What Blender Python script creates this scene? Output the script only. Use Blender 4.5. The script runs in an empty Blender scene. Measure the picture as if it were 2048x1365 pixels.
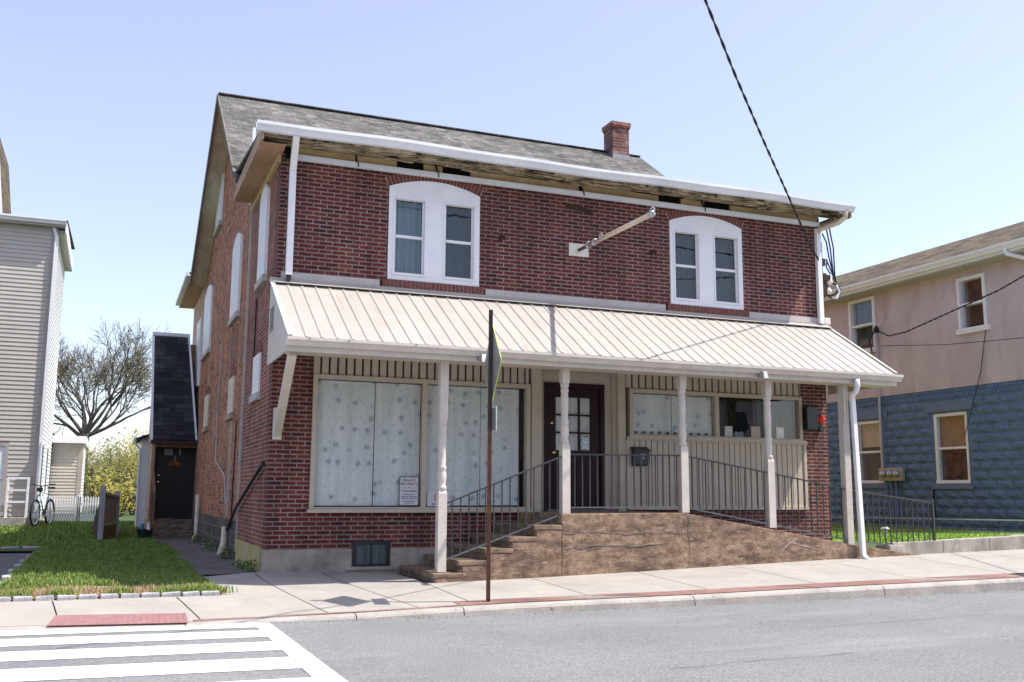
import bpy, bmesh, math, random
from mathutils import Vector, Matrix
random.seed(7)
S = bpy.context.scene
COL = S.collection
PI = math.pi
V = Vector

# ------------------------------------------------------------------ materials
def _new(name):
    m = bpy.data.materials.new(name); m.use_nodes = True
    nt = m.node_tree; b = nt.nodes['Principled BSDF']
    return m, nt, b
def N(nt, t, **kw):
    n = nt.nodes.new(t)
    for k, v in kw.items(): setattr(n, k, v)
    return n
def setin(n, **kw):
    for k, v in kw.items(): n.inputs[k.replace('_', ' ')].default_value = v
def c4(c): return (c[0], c[1], c[2], 1)
def ramp(nt, fac, stops):
    r = N(nt, 'ShaderNodeValToRGB'); e = r.color_ramp.elements
    while len(e) < len(stops): e.new(0.5)
    for i, (p, c) in enumerate(stops): e[i].position = p; e[i].color = c4(c)
    nt.links.new(fac, r.inputs[0]); return r.outputs[0]
def noise(nt, vec, scale, detail=4, rough=.6, dist=0):
    n = N(nt, 'ShaderNodeTexNoise'); n.inputs['Scale'].default_value = scale
    n.inputs['Detail'].default_value = detail; n.inputs['Roughness'].default_value = rough
    n.inputs['Distortion'].default_value = dist
    nt.links.new(vec, n.inputs['Vector']); return n.outputs[0]
def mixc(nt, mode, fac, a, b):
    m = N(nt, 'ShaderNodeMix', data_type='RGBA', blend_type=mode)
    for idx, val in ((0, fac), (6, a), (7, b)):
        if hasattr(val, 'is_linked') or isinstance(val, bpy.types.NodeSocket): nt.links.new(val, m.inputs[idx])
        else: m.inputs[idx].default_value = val if idx == 0 else c4(val)
    return m.outputs[2]
def bumpn(nt, b, h, strength, dist=.01):
    k = N(nt, 'ShaderNodeBump'); k.inputs['Strength'].default_value = strength; k.inputs['Distance'].default_value = dist
    nt.links.new(h, k.inputs['Height']); nt.links.new(k.outputs[0], b.inputs['Normal'])
def objvec(nt, sc=(1, 1, 1)):
    t = N(nt, 'ShaderNodeTexCoord'); m = N(nt, 'ShaderNodeMapping'); m.inputs['Scale'].default_value = sc
    nt.links.new(t.outputs['Object'], m.inputs[0]); return m.outputs[0]

def M(name, col, col2=None, scale=3, lo=.35, hi=.65, rough=.7, fine=60, famt=.12, bump=0, bscale=80, metal=0, spec=.4,
      stretch=(1, 1, 1), extra=None):
    """col..col2 in soft patches, a fine grain over it, an optional list of stains (colour, scale, lo, hi, amount)"""
    m, nt, b = _new(name); v = objvec(nt, stretch)
    col2 = col2 or tuple(x * .8 for x in col)
    c = ramp(nt, noise(nt, v, scale), [(lo, col), (hi, col2)])
    if famt:
        g = ramp(nt, noise(nt, v, fine, 3), [(.3, (1 - famt,) * 3), (.7, (1 + famt,) * 3)])
        c = mixc(nt, 'MULTIPLY', 1.0, c, g)
    for (sc, ss, l, h, amt, st) in (extra or []):
        v2 = objvec(nt, st)
        f = ramp(nt, noise(nt, v2, ss, 5, .65), [(l, (0, 0, 0)), (h, (amt,) * 3)])
        c = mixc(nt, 'MIX', f, c, sc)
    nt.links.new(c, b.inputs['Base Color'])
    setin(b, Roughness=rough, Metallic=metal); b.inputs['Specular IOR Level'].default_value = spec
    if bump: bumpn(nt, b, noise(nt, v, bscale, 5), bump)
    return m

def brick(name, cols, mortar, bw, rh, ms, patch=None, bump=.6, soft=.25, dirt=.25, dark=.0, uv='xy'):
    m, nt, b = _new(name)
    t = N(nt, 'ShaderNodeTexCoord'); s = N(nt, 'ShaderNodeSeparateXYZ'); nt.links.new(t.outputs['Object'], s.inputs[0])
    a = N(nt, 'ShaderNodeMath', operation='ADD'); nt.links.new(s.outputs[0], a.inputs[0]); nt.links.new(s.outputs[1], a.inputs[1])
    cb = N(nt, 'ShaderNodeCombineXYZ'); nt.links.new(a.outputs[0], cb.inputs[0]); nt.links.new(s.outputs[2], cb.inputs[1])
    # slight wobble so the courses are laid by hand
    wob = N(nt, 'ShaderNodeTexNoise'); wob.inputs['Scale'].default_value = 9; nt.links.new(t.outputs['Object'], wob.inputs['Vector'])
    wv = N(nt, 'ShaderNodeVectorMath', operation='SCALE'); wv.inputs['Scale'].default_value = .006; nt.links.new(wob.outputs['Color'], wv.inputs[0])
    ad = N(nt, 'ShaderNodeVectorMath', operation='ADD'); nt.links.new(cb.outputs[0], ad.inputs[0]); nt.links.new(wv.outputs[0], ad.inputs[1])
    k = N(nt, 'ShaderNodeTexBrick'); k.offset = .5; k.squash = 1
    nt.links.new(ad.outputs[0], k.inputs['Vector'])
    setin(k, Scale=1.0, Mortar_Size=ms, Mortar_Smooth=soft, Bias=0.0, Brick_Width=bw, Row_Height=rh)
    k.inputs['Color1'].default_value = (0, 0, 0, 1); k.inputs['Color2'].default_value = (1, 1, 1, 1); k.inputs['Mortar'].default_value = (.5, .5, .5, 1)
    n = len(cols); st = [(i / (n - 1) if n > 1 else 0, cc) for i, cc in enumerate(cols)]
    bc = ramp(nt, k.outputs['Color'], st)
    v = t.outputs['Object']
    g = ramp(nt, noise(nt, v, 70, 3), [(.3, (.82,) * 3), (.7, (1.18,) * 3)])
    bc = mixc(nt, 'MULTIPLY', 1.0, bc, g)
    if patch:
        f = ramp(nt, noise(nt, v, patch[1], 4, .6), [(patch[2], (0, 0, 0)), (patch[3], (patch[4],) * 3)])
        bc = mixc(nt, 'MIX', f, bc, patch[0])
    mc = mixc(nt, 'MULTIPLY', 1.0, mortar, ramp(nt, noise(nt, v, 14, 4), [(.3, (.7,) * 3), (.7, (1.15,) * 3)]))
    c = mixc(nt, 'MIX', k.outputs['Fac'], bc, mc)
    d = ramp(nt, noise(nt, v, 1.3, 5, .65), [(.35, (1 - dirt,) * 3), (.65, (1, 1, 1))])
    c = mixc(nt, 'MULTIPLY', 1.0, c, d)
    mp = N(nt, 'ShaderNodeMapping'); mp.inputs['Scale'].default_value = (5, 5, .5); nt.links.new(v, mp.inputs[0])
    c = mixc(nt, 'MULTIPLY', 1.0, c, ramp(nt, noise(nt, mp.outputs[0], 1.0, 5, .7), [(.36, (1 - dirt,) * 3), (.55, (1, 1, 1)), (.75, (1.12, 1.08, 1.05))]))
    nt.links.new(c, b.inputs['Base Color']); setin(b, Roughness=.8); b.inputs['Specular IOR Level'].default_value = .3
    inv = N(nt, 'ShaderNodeMath', operation='SUBTRACT'); inv.inputs[0].default_value = 1; nt.links.new(k.outputs['Fac'], inv.inputs[1])
    sm = N(nt, 'ShaderNodeMath', operation='MULTIPLY_ADD'); nt.links.new(noise(nt, v, 90, 3), sm.inputs[0]); sm.inputs[1].default_value = .35
    nt.links.new(inv.outputs[0], sm.inputs[2])
    bumpn(nt, b, sm.outputs[0], bump, .012)
    return m

def shingle(name, cols, bw=.3, rh=.1, vs=1.6, axis='x'):
    m, nt, b = _new(name)
    t = N(nt, 'ShaderNodeTexCoord'); s = N(nt, 'ShaderNodeSeparateXYZ'); nt.links.new(t.outputs['Object'], s.inputs[0])
    mu = N(nt, 'ShaderNodeMath', operation='MULTIPLY'); mu.inputs[1].default_value = vs; nt.links.new(s.outputs[2], mu.inputs[0])
    cb = N(nt, 'ShaderNodeCombineXYZ'); nt.links.new(s.outputs[0 if axis == 'x' else 1], cb.inputs[0]); nt.links.new(mu.outputs[0], cb.inputs[1])
    def br(bw, rh, off):
        k = N(nt, 'ShaderNodeTexBrick'); k.offset = off; nt.links.new(cb.outputs[0], k.inputs['Vector'])
        setin(k, Scale=1.0, Mortar_Size=.004, Mortar_Smooth=.4, Brick_Width=bw, Row_Height=rh)
        k.inputs['Color1'].default_value = (0, 0, 0, 1); k.inputs['Color2'].default_value = (1, 1, 1, 1); k.inputs['Mortar'].default_value = (.3, .3, .3, 1)
        return k
    k = br(bw, rh, .37); k2 = br(bw * 1.6, rh * 2, .61)
    avg = mixc(nt, 'MIX', .5, k.outputs['Color'], k2.outputs['Color'])
    c = ramp(nt, avg, [(i / (len(cols) - 1), cc) for i, cc in enumerate(cols)])
    v = t.outputs['Object']
    c = mixc(nt, 'MULTIPLY', 1.0, c, ramp(nt, noise(nt, v, 120, 3), [(.25, (.6,) * 3), (.75, (1.4,) * 3)]))
    c = mixc(nt, 'MULTIPLY', 1.0, c, ramp(nt, noise(nt, v, .8, 4), [(.3, (.8,) * 3), (.7, (1.15,) * 3)]))
    c = mixc(nt, 'MULTIPLY', k.outputs['Fac'], c, (.35, .35, .35))
    nt.links.new(c, b.inputs['Base Color']); setin(b, Roughness=.95); b.inputs['Specular IOR Level'].default_value = .15
    inv = N(nt, 'ShaderNodeMath', operation='SUBTRACT'); inv.inputs[0].default_value = 1; nt.links.new(k.outputs['Fac'], inv.inputs[1])
    bumpn(nt, b, inv.outputs[0], .8, .012)
    return m

def glass(name, tint=(.8, .88, .88), ior=1.5):
    m, nt, b = _new(name); nt.nodes.remove(b)
    o = nt.nodes['Material Output']; tr = N(nt, 'ShaderNodeBsdfTransparent'); tr.inputs[0].default_value = c4(tint)
    gl = N(nt, 'ShaderNodeBsdfGlossy'); gl.inputs['Roughness'].default_value = .01
    lw_ = N(nt, 'ShaderNodeLayerWeight'); lw_.inputs[0].default_value = .5
    pw5 = N(nt, 'ShaderNodeMath', operation='POWER'); nt.links.new(lw_.outputs['Facing'], pw5.inputs[0]); pw5.inputs[1].default_value = 5
    fr = N(nt, 'ShaderNodeMath', operation='MULTIPLY_ADD'); f0 = ((ior - 1) / (ior + 1)) ** 2 * 1.7; fr.inputs[1].default_value = 1 - f0; fr.inputs[2].default_value = f0; nt.links.new(pw5.outputs[0], fr.inputs[0])
    nn = N(nt, 'ShaderNodeTexCoord'); nz = N(nt, 'ShaderNodeTexNoise'); nz.inputs['Scale'].default_value = 1.7; nt.links.new(nn.outputs['Object'], nz.inputs['Vector'])
    bp = N(nt, 'ShaderNodeBump'); bp.inputs['Strength'].default_value = .06; bp.inputs['Distance'].default_value = .05; nt.links.new(nz.outputs[0], bp.inputs['Height']); nt.links.new(bp.outputs[0], gl.inputs['Normal'])
    mx = N(nt, 'ShaderNodeMixShader'); nt.links.new(fr.outputs[0], mx.inputs[0]); nt.links.new(tr.outputs[0], mx.inputs[1]); nt.links.new(gl.outputs[0], mx.inputs[2])
    nt.links.new(mx.outputs[0], o.inputs[0]); return m

def leaf(name, col, col2, tr=.45):
    m = M(name, col, col2, scale=2, rough=.7, fine=9, famt=.2); nt = m.node_tree; b = nt.nodes['Principled BSDF']; o = nt.nodes['Material Output']
    t = N(nt, 'ShaderNodeBsdfTranslucent'); nt.links.new(b.inputs['Base Color'].links[0].from_socket, t.inputs[0])
    x = N(nt, 'ShaderNodeMixShader'); x.inputs[0].default_value = tr; nt.links.new(b.outputs[0], x.inputs[1]); nt.links.new(t.outputs[0], x.inputs[2]); nt.links.new(x.outputs[0], o.inputs[0]); return m
def floral(name):
    m, nt, b = _new(name); t = N(nt, 'ShaderNodeTexCoord')
    sx = N(nt, 'ShaderNodeSeparateXYZ'); nt.links.new(t.outputs['Object'], sx.inputs[0]); mp = N(nt, 'ShaderNodeCombineXYZ')
    nt.links.new(sx.outputs[0], mp.inputs[0]); nt.links.new(sx.outputs[2], mp.inputs[1])
    nz = N(nt, 'ShaderNodeTexNoise'); nz.inputs['Scale'].default_value = 28; nt.links.new(mp.outputs[0], nz.inputs['Vector'])
    sc = N(nt, 'ShaderNodeVectorMath', operation='SCALE'); sc.inputs['Scale'].default_value = .035; nt.links.new(nz.outputs['Color'], sc.inputs[0])
    ad = N(nt, 'ShaderNodeVectorMath', operation='ADD'); nt.links.new(mp.outputs[0], ad.inputs[0]); nt.links.new(sc.outputs[0], ad.inputs[1])
    def spots(scale, r0, r1, rnd):
        vo = N(nt, 'ShaderNodeTexVoronoi'); vo.voronoi_dimensions = '2D'; vo.inputs['Scale'].default_value = scale; vo.inputs['Randomness'].default_value = rnd
        nt.links.new(ad.outputs[0], vo.inputs['Vector'])
        return ramp(nt, vo.outputs['Distance'], [(r0, (1, 1, 1)), (r1, (0, 0, 0))]), vo
    f1, vo = spots(4.6, .05, .24, .8)
    f2, _ = spots(8.0, .03, .16, 1)
    sel = ramp(nt, vo.outputs['Color'], [(.35, (0, 0, 0)), (.5, (1, 1, 1))])
    f1 = mixc(nt, 'MULTIPLY', 1.0, f1, sel)
    base = ramp(nt, noise(nt, mp.outputs[0], 3), [(.3, (.80, .83, .81)), (.7, (.72, .77, .77))])
    brk = ramp(nt, noise(nt, mp.outputs[0], 45, 3), [(.35, (.25,) * 3), (.6, (1, 1, 1))])
    f1 = mixc(nt, 'MULTIPLY', 1.0, f1, brk); f2 = mixc(nt, 'MULTIPLY', 1.0, f2, brk)
    c = mixc(nt, 'MIX', f2, base, (.46, .52, .55)); c = mixc(nt, 'MIX', f1, c, (.22, .26, .33))
    fold_shade = N(nt, 'ShaderNodeMapping'); fold_shade.inputs['Scale'].default_value = (7, .4, 1); nt.links.new(mp.outputs[0], fold_shade.inputs[0])  # fold shading put into the cloth colour as soft vertical bands
    c = mixc(nt, 'MULTIPLY', 1.0, c, ramp(nt, noise(nt, fold_shade.outputs[0], 1, 3), [(.3, (.8, .83, .84)), (.7, (1.08, 1.08, 1.06))]))
    nt.links.new(c, b.inputs['Base Color']); setin(b, Roughness=.9); b.inputs['Specular IOR Level'].default_value = .1
    return m

MT = {}
def mats():
    d = MT
    d['brick'] = brick('dark_red_brick', [(.062, .019, .018), (.118, .021, .02), (.138, .026, .023), (.158, .032, .026), (.18, .042, .031)], (.32, .265, .23), .188, .0585, .0088, dirt=.35)
    d['brick_side'] = brick('side_red_brick', [(.1, .032, .024), (.25, .058, .04), (.31, .082, .055), (.36, .11, .072)], (.46, .36, .28), .188, .0585, .008, dirt=.35)
    d['brick_old'] = brick('old_orange_brick', [(.14, .075, .055), (.48, .15, .07), (.66, .23, .1), (.54, .21, .115), (.72, .33, .17)], (.46, .36, .28), .19, .066, .006, patch=((.17, .1, .08), 1.3, .5, .66, .6), dirt=.4)
    d['brick_pale'] = brick('pale_tan_brick', [(.42, .28, .2), (.5, .33, .24), (.56, .4, .3)], (.45, .38, .31), .19, .066, .006, dirt=.2)
    d['brick_soldier'] = M('soldier_brick', (.12, .024, .02), (.19, .05, .036), scale=30, lo=.4, hi=.6, fine=90, bump=.3)
    d['brick_sill'] = M('sill_brick', (.2, .07, .045), (.12, .035, .028), scale=26, lo=.4, hi=.6, fine=90, bump=.3)
    d['mortar'] = M('mortar', (.36, .31, .27), rough=.9)
    d['chimney'] = brick('chimney_brick', [(.1, .03, .026), (.18, .05, .042), (.2, .065, .055), (.33, .22, .2)], (.36, .28, .26), .2, .07, .007, dirt=.3)
    d['found'] = M('foundation_concrete', (.42, .37, .31), (.25, .22, .19), scale=2.2, rough=.9, bump=.4, bscale=60,
                   extra=[((.12, .1, .08), 4, .55, .75, .6, (1, 1, 1.6))])
    d['found_lichen'] = M('lichen_concrete', (.4, .36, .26), (.42, .33, .06), scale=3.2, rough=.9, bump=.4, bscale=60, stretch=(1, 1.5, .35))
    d['stone'] = brick('rubble_stone', [(.05, .048, .05), (.1, .095, .09), (.15, .13, .11), (.08, .075, .075)], (.24, .21, .18), .42, .2, .011, dirt=.4, bump=1.0)
    d['band'] = M('concrete_band', (.52, .48, .45), (.42, .39, .37), scale=3, rough=.9, bump=.2, extra=[((.2, .18, .17), 6, .6, .8, .5, (.3, 1, 1))])
    d['ramp'] = M('brown_concrete', (.34, .235, .16), (.15, .092, .062), scale=8, lo=.36, hi=.66, rough=.92, fine=38, famt=.34, bump=.6, bscale=40, stretch=(1, 1, 1.7),
                  extra=[((.05, .036, .028), 2.6, .48, .7, .85, (.7, 1, 3.2)), ((.5, .39, .29), 9, .6, .72, .8, (.7, 1, 2.0)), ((.035, .028, .024), 12, .58, .7, .65, (1, 1, 1)), ((.3, .22, .15), 3, .55, .7, .5, (2.5, 1, .4))])
    d['step'] = M('step_stone', (.27, .195, .135), (.12, .085, .06), scale=5, rough=.9, fine=50, famt=.3, bump=.6, bscale=50, stretch=(1, 1, 3), extra=[((.05, .04, .033), 7, .55, .7, .6, (1, 1, 4))])
    d['walk'] = M('sidewalk_concrete', (.345, .32, .285), (.295, .275, .25), scale=1.6, rough=.92, fine=140, famt=.1, bump=.15, bscale=160, extra=[((.22, .2, .18), 1.7, .54, .76, .55, (1, 1, 1)), ((.15, .13, .12), 26, .68, .75, .6, (1, 1, 1)), ((.45, .42, .38), 3.5, .58, .7, .5, (1, 2, 1))])
    d['walk_dark'] = M('old_path_concrete', (.17, .155, .14), (.1, .095, .09), scale=2.5, rough=.95, fine=90, bump=.4)
    d['kerb'] = M('kerb_concrete', (.4, .365, .325), (.3, .275, .25), scale=3, rough=.92, fine=90, famt=.2, bump=.5, bscale=50, extra=[((.09, .08, .07), 14, .6, .72, .7, (1, 1, 1)), ((.2, .18, .16), 3, .55, .75, .5, (.5, 1, 2))])
    d['lowwall'] = M('retaining_concrete', (.42, .38, .33), (.24, .22, .19), scale=3, rough=.92, bump=.4, extra=[((.12, .11, .1), 5, .55, .75, .6, (1.5, 1, .3))])
    d['joint'] = M('joint_dirt', (.06, .052, .045), rough=1)
    d['asphalt'] = M('asphalt', (.20, .205, .207), (.165, .17, .173), scale=.5, rough=.9, fine=55, famt=.4, bump=.7, bscale=90, spec=.3,
                     extra=[((.36, .365, .375), 110, .6, .7, .6, (1, 1, 1)), ((.09, .09, .095), 85, .66, .72, .6, (1, 1, 1)), ((.16, .16, .165), 1.2, .66, .8, .4, (.25, 2, 1)), ((.34, .335, .32), .9, .55, .75, .4, (.2, 1, 1))])
    d['drive'] = M('driveway_asphalt', (.12, .115, .115), (.085, .083, .085), scale=1.5, rough=.92, fine=70, famt=.3, bump=.5)
    d['paint'] = M('road_paint', (.86, .86, .85), (.8, .8, .79), scale=2, rough=.7, fine=80, famt=.04, bump=.15, extra=[((.4, .4, .41), 22, .66, .73, .5, (1, 1, 1)), ((.62, .62, .62), 2.5, .55, .8, .5, (.4, 1, 1))])
    d['paver'] = brick('brick_paver', [(.2, .11, .1), (.25, .135, .12), (.3, .175, .155)], (.3, .26, .235), .2, .09, .005, dirt=.2)
    d['tactile'] = M('tactile_red', (.25, .125, .12), (.3, .16, .155), scale=8, rough=.8)
    d['soil'] = M('dry_thatch', (.36, .26, .17), (.24, .17, .11), scale=8, rough=1, fine=60, famt=.4, bump=.8, bscale=60)
    d['earth'] = M('yard_turf', (.05, .085, .02), (.035, .06, .015), scale=3, rough=1, fine=40, famt=.4, bump=.8, bscale=30)
    d['lawn_base'] = M('lawn_soil', (.05, .085, .018), (.07, .07, .03), scale=4, rough=1, fine=50, famt=.4)
    d['tan'] = M('tan_paint', (.48, .42, .34), (.43, .375, .30), scale=3, rough=.6, fine=50, famt=.05, extra=[((.22, .19, .16), 9, .62, .8, .4, (1, 1, .3))])
    d['tan_dark'] = M('groove_dark', (.05, .042, .036), rough=.9)
    d['beige'] = M('post_paint', (.58, .53, .47), (.5, .46, .41), scale=5, rough=.55, fine=50, famt=.05, extra=[((.3, .26, .22), 14, .63, .75, .5, (1, 1, .4))])
    d['white'] = M('white_paint', (.8, .8, .81), (.74, .74, .76), scale=3, rough=.5, fine=40, famt=.03, extra=[((.5, .47, .43), 5, .6, .82, .4, (1.5, 1, .3))])
    d['vinyl'] = M('white_vinyl', (.78, .78, .79), (.72, .72, .73), scale=2, rough=.42, famt=.03, extra=[((.45, .43, .4), 4, .6, .8, .4, (2, 1, .3))])
    d['gutter'] = M('gutter_white', (.72, .74, .77), (.62, .64, .67), scale=3, rough=.45, famt=.05, stretch=(.6, 1, 1), extra=[((.3, .27, .24), 8, .62, .8, .45, (.6, 1, 2))])
    d['awning'] = M('awning_metal', (.40, .37, .335), (.36, .33, .30), scale=2.5, rough=.5, fine=60, famt=.04, metal=.0, extra=[((.36, .19, .11), 3.0, .58, .72, .55, (2.4, .45, .45)), ((.27, .23, .2), 5, .56, .76, .45, (3.5, .35, .35))])
    d['shade_soffit'] = M('porch_soffit', (.5, .46, .4), rough=.7)
    d['ply'] = M('plywood', (.42, .27, .16), (.34, .21, .12), scale=5, rough=.7, stretch=(3, .6, 1), fine=60, famt=.1)
    d['fascia_wood'] = M('brown_fascia', (.45, .3, .2), (.3, .18, .11), scale=4, rough=.75, stretch=(2, .5, 1), extra=[((.55, .5, .45), 6, .6, .75, .6, (1, .3, 1))])
    d['rotten'] = M('rotten_board', (.5, .42, .28), (.13, .1, .062), scale=7, lo=.38, hi=.62, rough=.95, stretch=(.5, 2, 1), fine=60, famt=.3, bump=.5, extra=[((.012, .01, .008), 6, .52, .62, .95, (.7, 2.5, 1))])
    d['yellow_wood'] = M('yellow_wood', (.6, .46, .25), (.42, .3, .15), scale=6, rough=.8, stretch=(.5, 1, 2), fine=60, famt=.12)
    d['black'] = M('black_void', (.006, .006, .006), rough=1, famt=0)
    d['rake_board'] = M('rake_soffit', (.66, .58, .42), (.48, .42, .3), scale=4, rough=.85, stretch=(1, .6, .6), fine=50, famt=.15)
    d['rake_edge'] = M('rake_edge', (.12, .105, .09), (.2, .18, .15), scale=6, rough=.8)
    d['roof'] = shingle('grey_shingles', [(.07, .067, .064), (.11, .107, .10), (.155, .15, .14), (.23, .22, .195)], .13, .075, 1.7)
    d['roof_dark'] = shingle('black_shingles', [(.02, .02, .023), (.032, .033, .037), (.05, .05, .055), (.1, .1, .1)], .3, .13, 1.15)
    d['roof_brown'] = shingle('brown_shingles', [(.05, .04, .03), (.1, .08, .06), (.16, .13, .09), (.2, .165, .12)], .22, .09, 2.6, axis='y')
    d['iron'] = M('black_iron', (.025, .027, .03), (.04, .042, .045), scale=20, rough=.38, famt=.1, spec=.6)
    d['iron_bright'] = M('worn_iron', (.1, .115, .125), (.07, .08, .09), scale=14, rough=.45, famt=.1, spec=.6)
    d['maroon'] = M('maroon_door', (.02, .004, .008), (.015, .003, .006), scale=3, rough=.45, famt=.05, spec=.25)
    d['brass'] = M('brass', (.75, .55, .25), rough=.25, metal=1, famt=0)
    d['lace'] = M('lace_curtain', (.82, .83, .8), (.68, .7, .68), scale=18, rough=.95, stretch=(2.5, 1, .3), fine=120, famt=.2)
    d['floral'] = floral('floral_curtain')
    d['glass'] = glass('window_glass', (.9, .92, .93), 1.58)
    d['glass_dark'] = glass('dark_glass', (.55, .62, .64), 1.5)
    d['dark_room'] = M('dark_interior', (.02, .021, .024), rough=.9, famt=0)
    d['drape'] = M('grey_drape', (.10, .13, .13), (.05, .07, .07), scale=5, rough=.95, stretch=(4, 1, .2), fine=40, famt=.15)
    d['sky_reflection'] = M('painted_sky_reflection', (.42, .52, .56), (.3, .4, .44), scale=5, rough=.95, stretch=(5, 1, .2), fine=40, famt=.1)  # pale blue painted in for sky reflected by one upper sash
    d['pane_backing'] = M('painted_brick_reflection', (.26, .17, .09), (.36, .25, .14), scale=30, lo=.4, hi=.6, rough=.95, stretch=(1, .3, 4), fine=80, famt=.25)  # brick wall's reflection in the glass, painted as a woven pattern
    d['card'] = M('notice_card', (.7, .68, .6), (.62, .6, .53), scale=9, rough=.8)
    d['card_tan'] = M('tan_card', (.62, .5, .36), rough=.8)
    d['paperwhite'] = M('sign_white', (.8, .8, .82), (.77, .77, .8), rough=.5, famt=0)
    d['ink_red'] = M('ink_maroon', (.16, .03, .06), rough=.6, famt=0)
    d['ink'] = M('ink_grey', (.06, .05, .08), rough=.6, famt=0)
    d['red_ring'] = M('red_ink', (.6, .05, .05), rough=.6, famt=0)
    d['blue_ink'] = M('blue_ink', (.05, .12, .35), rough=.6, famt=0)
    d['sign_back'] = M('bare_aluminium', (.3, .29, .31), (.24, .235, .25), scale=6, rough=.45, metal=.6, famt=.08)
    d['lime'] = M('fluorescent_lime', (.55, .72, .08), rough=.4, famt=0)
    d['sign_white'] = M('plate_white', (.6, .72, .6), rough=.4, famt=0)
    d['rust'] = M('rusty_channel', (.17, .075, .04), (.09, .045, .03), scale=14, rough=.85, stretch=(1, 1, .2), fine=60, famt=.25)
    d['pole_dark'] = M('dark_channel', (.03, .022, .022), (.05, .035, .03), scale=10, rough=.8, stretch=(1, 1, .2))
    d['rust_and_shade'] = M('rusty_iron_and_shade', (.06, .03, .02), (.03, .018, .015), scale=10, rough=.9)  # rusted iron, and the painted shade on the gate's side panel
    d['steel'] = M('galvanised', (.5, .5, .5), (.4, .4, .41), scale=12, rough=.4, metal=.7)
    d['ivory'] = M('ivory_plate', (.68, .66, .58), (.6, .5, .36), scale=9, lo=.5, hi=.7, rough=.6)
    d['cream'] = M('cream_pipe', (.66, .58, .47), (.55, .45, .33), scale=10, rough=.6)
    d['plastic'] = M('black_plastic', (.015, .018, .022), rough=.35, famt=0, spec=.5)
    d['navy_box'] = M('mailbox_metal', (.02, .03, .04), (.03, .042, .05), scale=8, rough=.4, spec=.5)
    d['redplastic'] = M('red_plastic', (.6, .03, .02), rough=.3, famt=0)
    d['cable'] = M('black_cable', (.012, .013, .018), rough=.6, famt=0)
    d['cable_w'] = M('grey_cable', (.5, .5, .52), rough=.5, famt=0)
    d['siding'] = M('beige_siding', (.47, .43, .38), (.42, .385, .34), scale=2, rough=.55, fine=40, famt=.05, extra=[((.3, .28, .25), 1.5, .55, .8, .35, (1, 1, .35))])
    d['siding_w'] = M('white_siding', (.8, .8, .79), (.76, .76, .75), scale=2, rough=.5, fine=40, famt=.03)
    d['corner'] = M('taupe_trim', (.42, .36, .33), rough=.6, famt=.03)
    d['stucco'] = M('pink_stucco', (.57, .495, .495), (.48, .41, .405), scale=1.6, rough=.95, fine=50, famt=.14, bump=.5, bscale=60, stretch=(1, 1, .45), extra=[((.3, .21, .18), 2.5, .52, .75, .5, (1, 1, .35)), ((.55, .47, .45), 3.2, .56, .75, .5, (1, 1, .3))])
    d['bluestone'] = M('blue_block_paint', (.105, .175, .28), (.08, .138, .23), scale=3, rough=.5, fine=60, famt=.2, bump=.6, bscale=22)
    d['bluetrim'] = M('blue_trim', (.12, .18, .28), (.11, .16, .25), scale=3, rough=.5)
    d['meter'] = M('meter_box', (.42, .37, .29), (.32, .27, .2), scale=8, rough=.6)
    d['bark'] = M('grey_bark', (.13, .11, .095), (.08, .068, .06), scale=8, rough=.95, stretch=(1, 1, .3))
    d['twig'] = M('twig_bark', (.1, .08, .055), (.07, .06, .045), scale=8, rough=.95)
    d['leaf_spring'] = leaf('spring_leaf', (.50, .48, .12), (.56, .47, .12))
    d['leaf_olive'] = leaf('olive_leaf', (.24, .27, .09), (.32, .28, .11))
    d['leaf_yellow'] = leaf('yellow_bloom', (.5, .43, .06), (.42, .40, .09))
    d['leaf_green'] = M('green_leaf', (.07, .15, .025), (.1, .19, .03), scale=3, rough=.6)
    d['grass'] = M('grass_blade', (.085, .18, .02), (.25, .31, .065), scale=6, rough=.6, famt=.25, fine=20)
    d['grass_bright'] = M('bright_turf', (.15, .27, .025), (.2, .32, .04), scale=3, rough=.7, famt=.2)
    d['thatch'] = M('dry_grass', (.42, .31, .19), (.3, .21, .12), scale=12, rough=.9)
    d['block'] = M('granite_block', (.42, .42, .43), (.28, .28, .29), scale=9, rough=.9, bump=.5, fine=60, famt=.25)
    d['weathered'] = M('weathered_wood', (.36, .36, .39), (.28, .28, .3), scale=5, rough=.85, stretch=(2, 2, .3))
    d['panel_wood'] = M('beige_boards', (.4, .36, .3), (.33, .3, .25), scale=6, rough=.85, stretch=(2, 2, .3))
    d['brown_wood'] = M('brown_wood', (.24, .14, .09), (.16, .09, .06), scale=6, rough=.8, stretch=(2, 2, .4))
    d['black_door'] = M('black_door', (.012, .011, .011), rough=.4, famt=0)
    d['pale_glass'] = M('frosted_pane', (.4, .5, .55), (.25, .33, .38), scale=20, rough=.2, famt=0)
    d['orange'] = M('orange_bloom', (.65, .25, .04), (.45, .16, .03), scale=30, rough=.7)
    d['tyre'] = M('tyre_rubber', (.012, .012, .013), rough=.8, famt=0)
    d['bike'] = M('pale_blue_enamel', (.35, .5, .55), rough=.3, famt=0, spec=.6)
    d['chrome'] = M('chrome', (.6, .6, .62), rough=.2, metal=1, famt=0)
    d['bluep'] = M('blue_plastic', (.02, .25, .5), rough=.4, famt=0)
    d['sticker'] = M('door_sticker', (.1, .25, .4), (.75, .75, .72), scale=45, lo=.45, hi=.52, rough=.5, famt=0)
mats()

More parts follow.
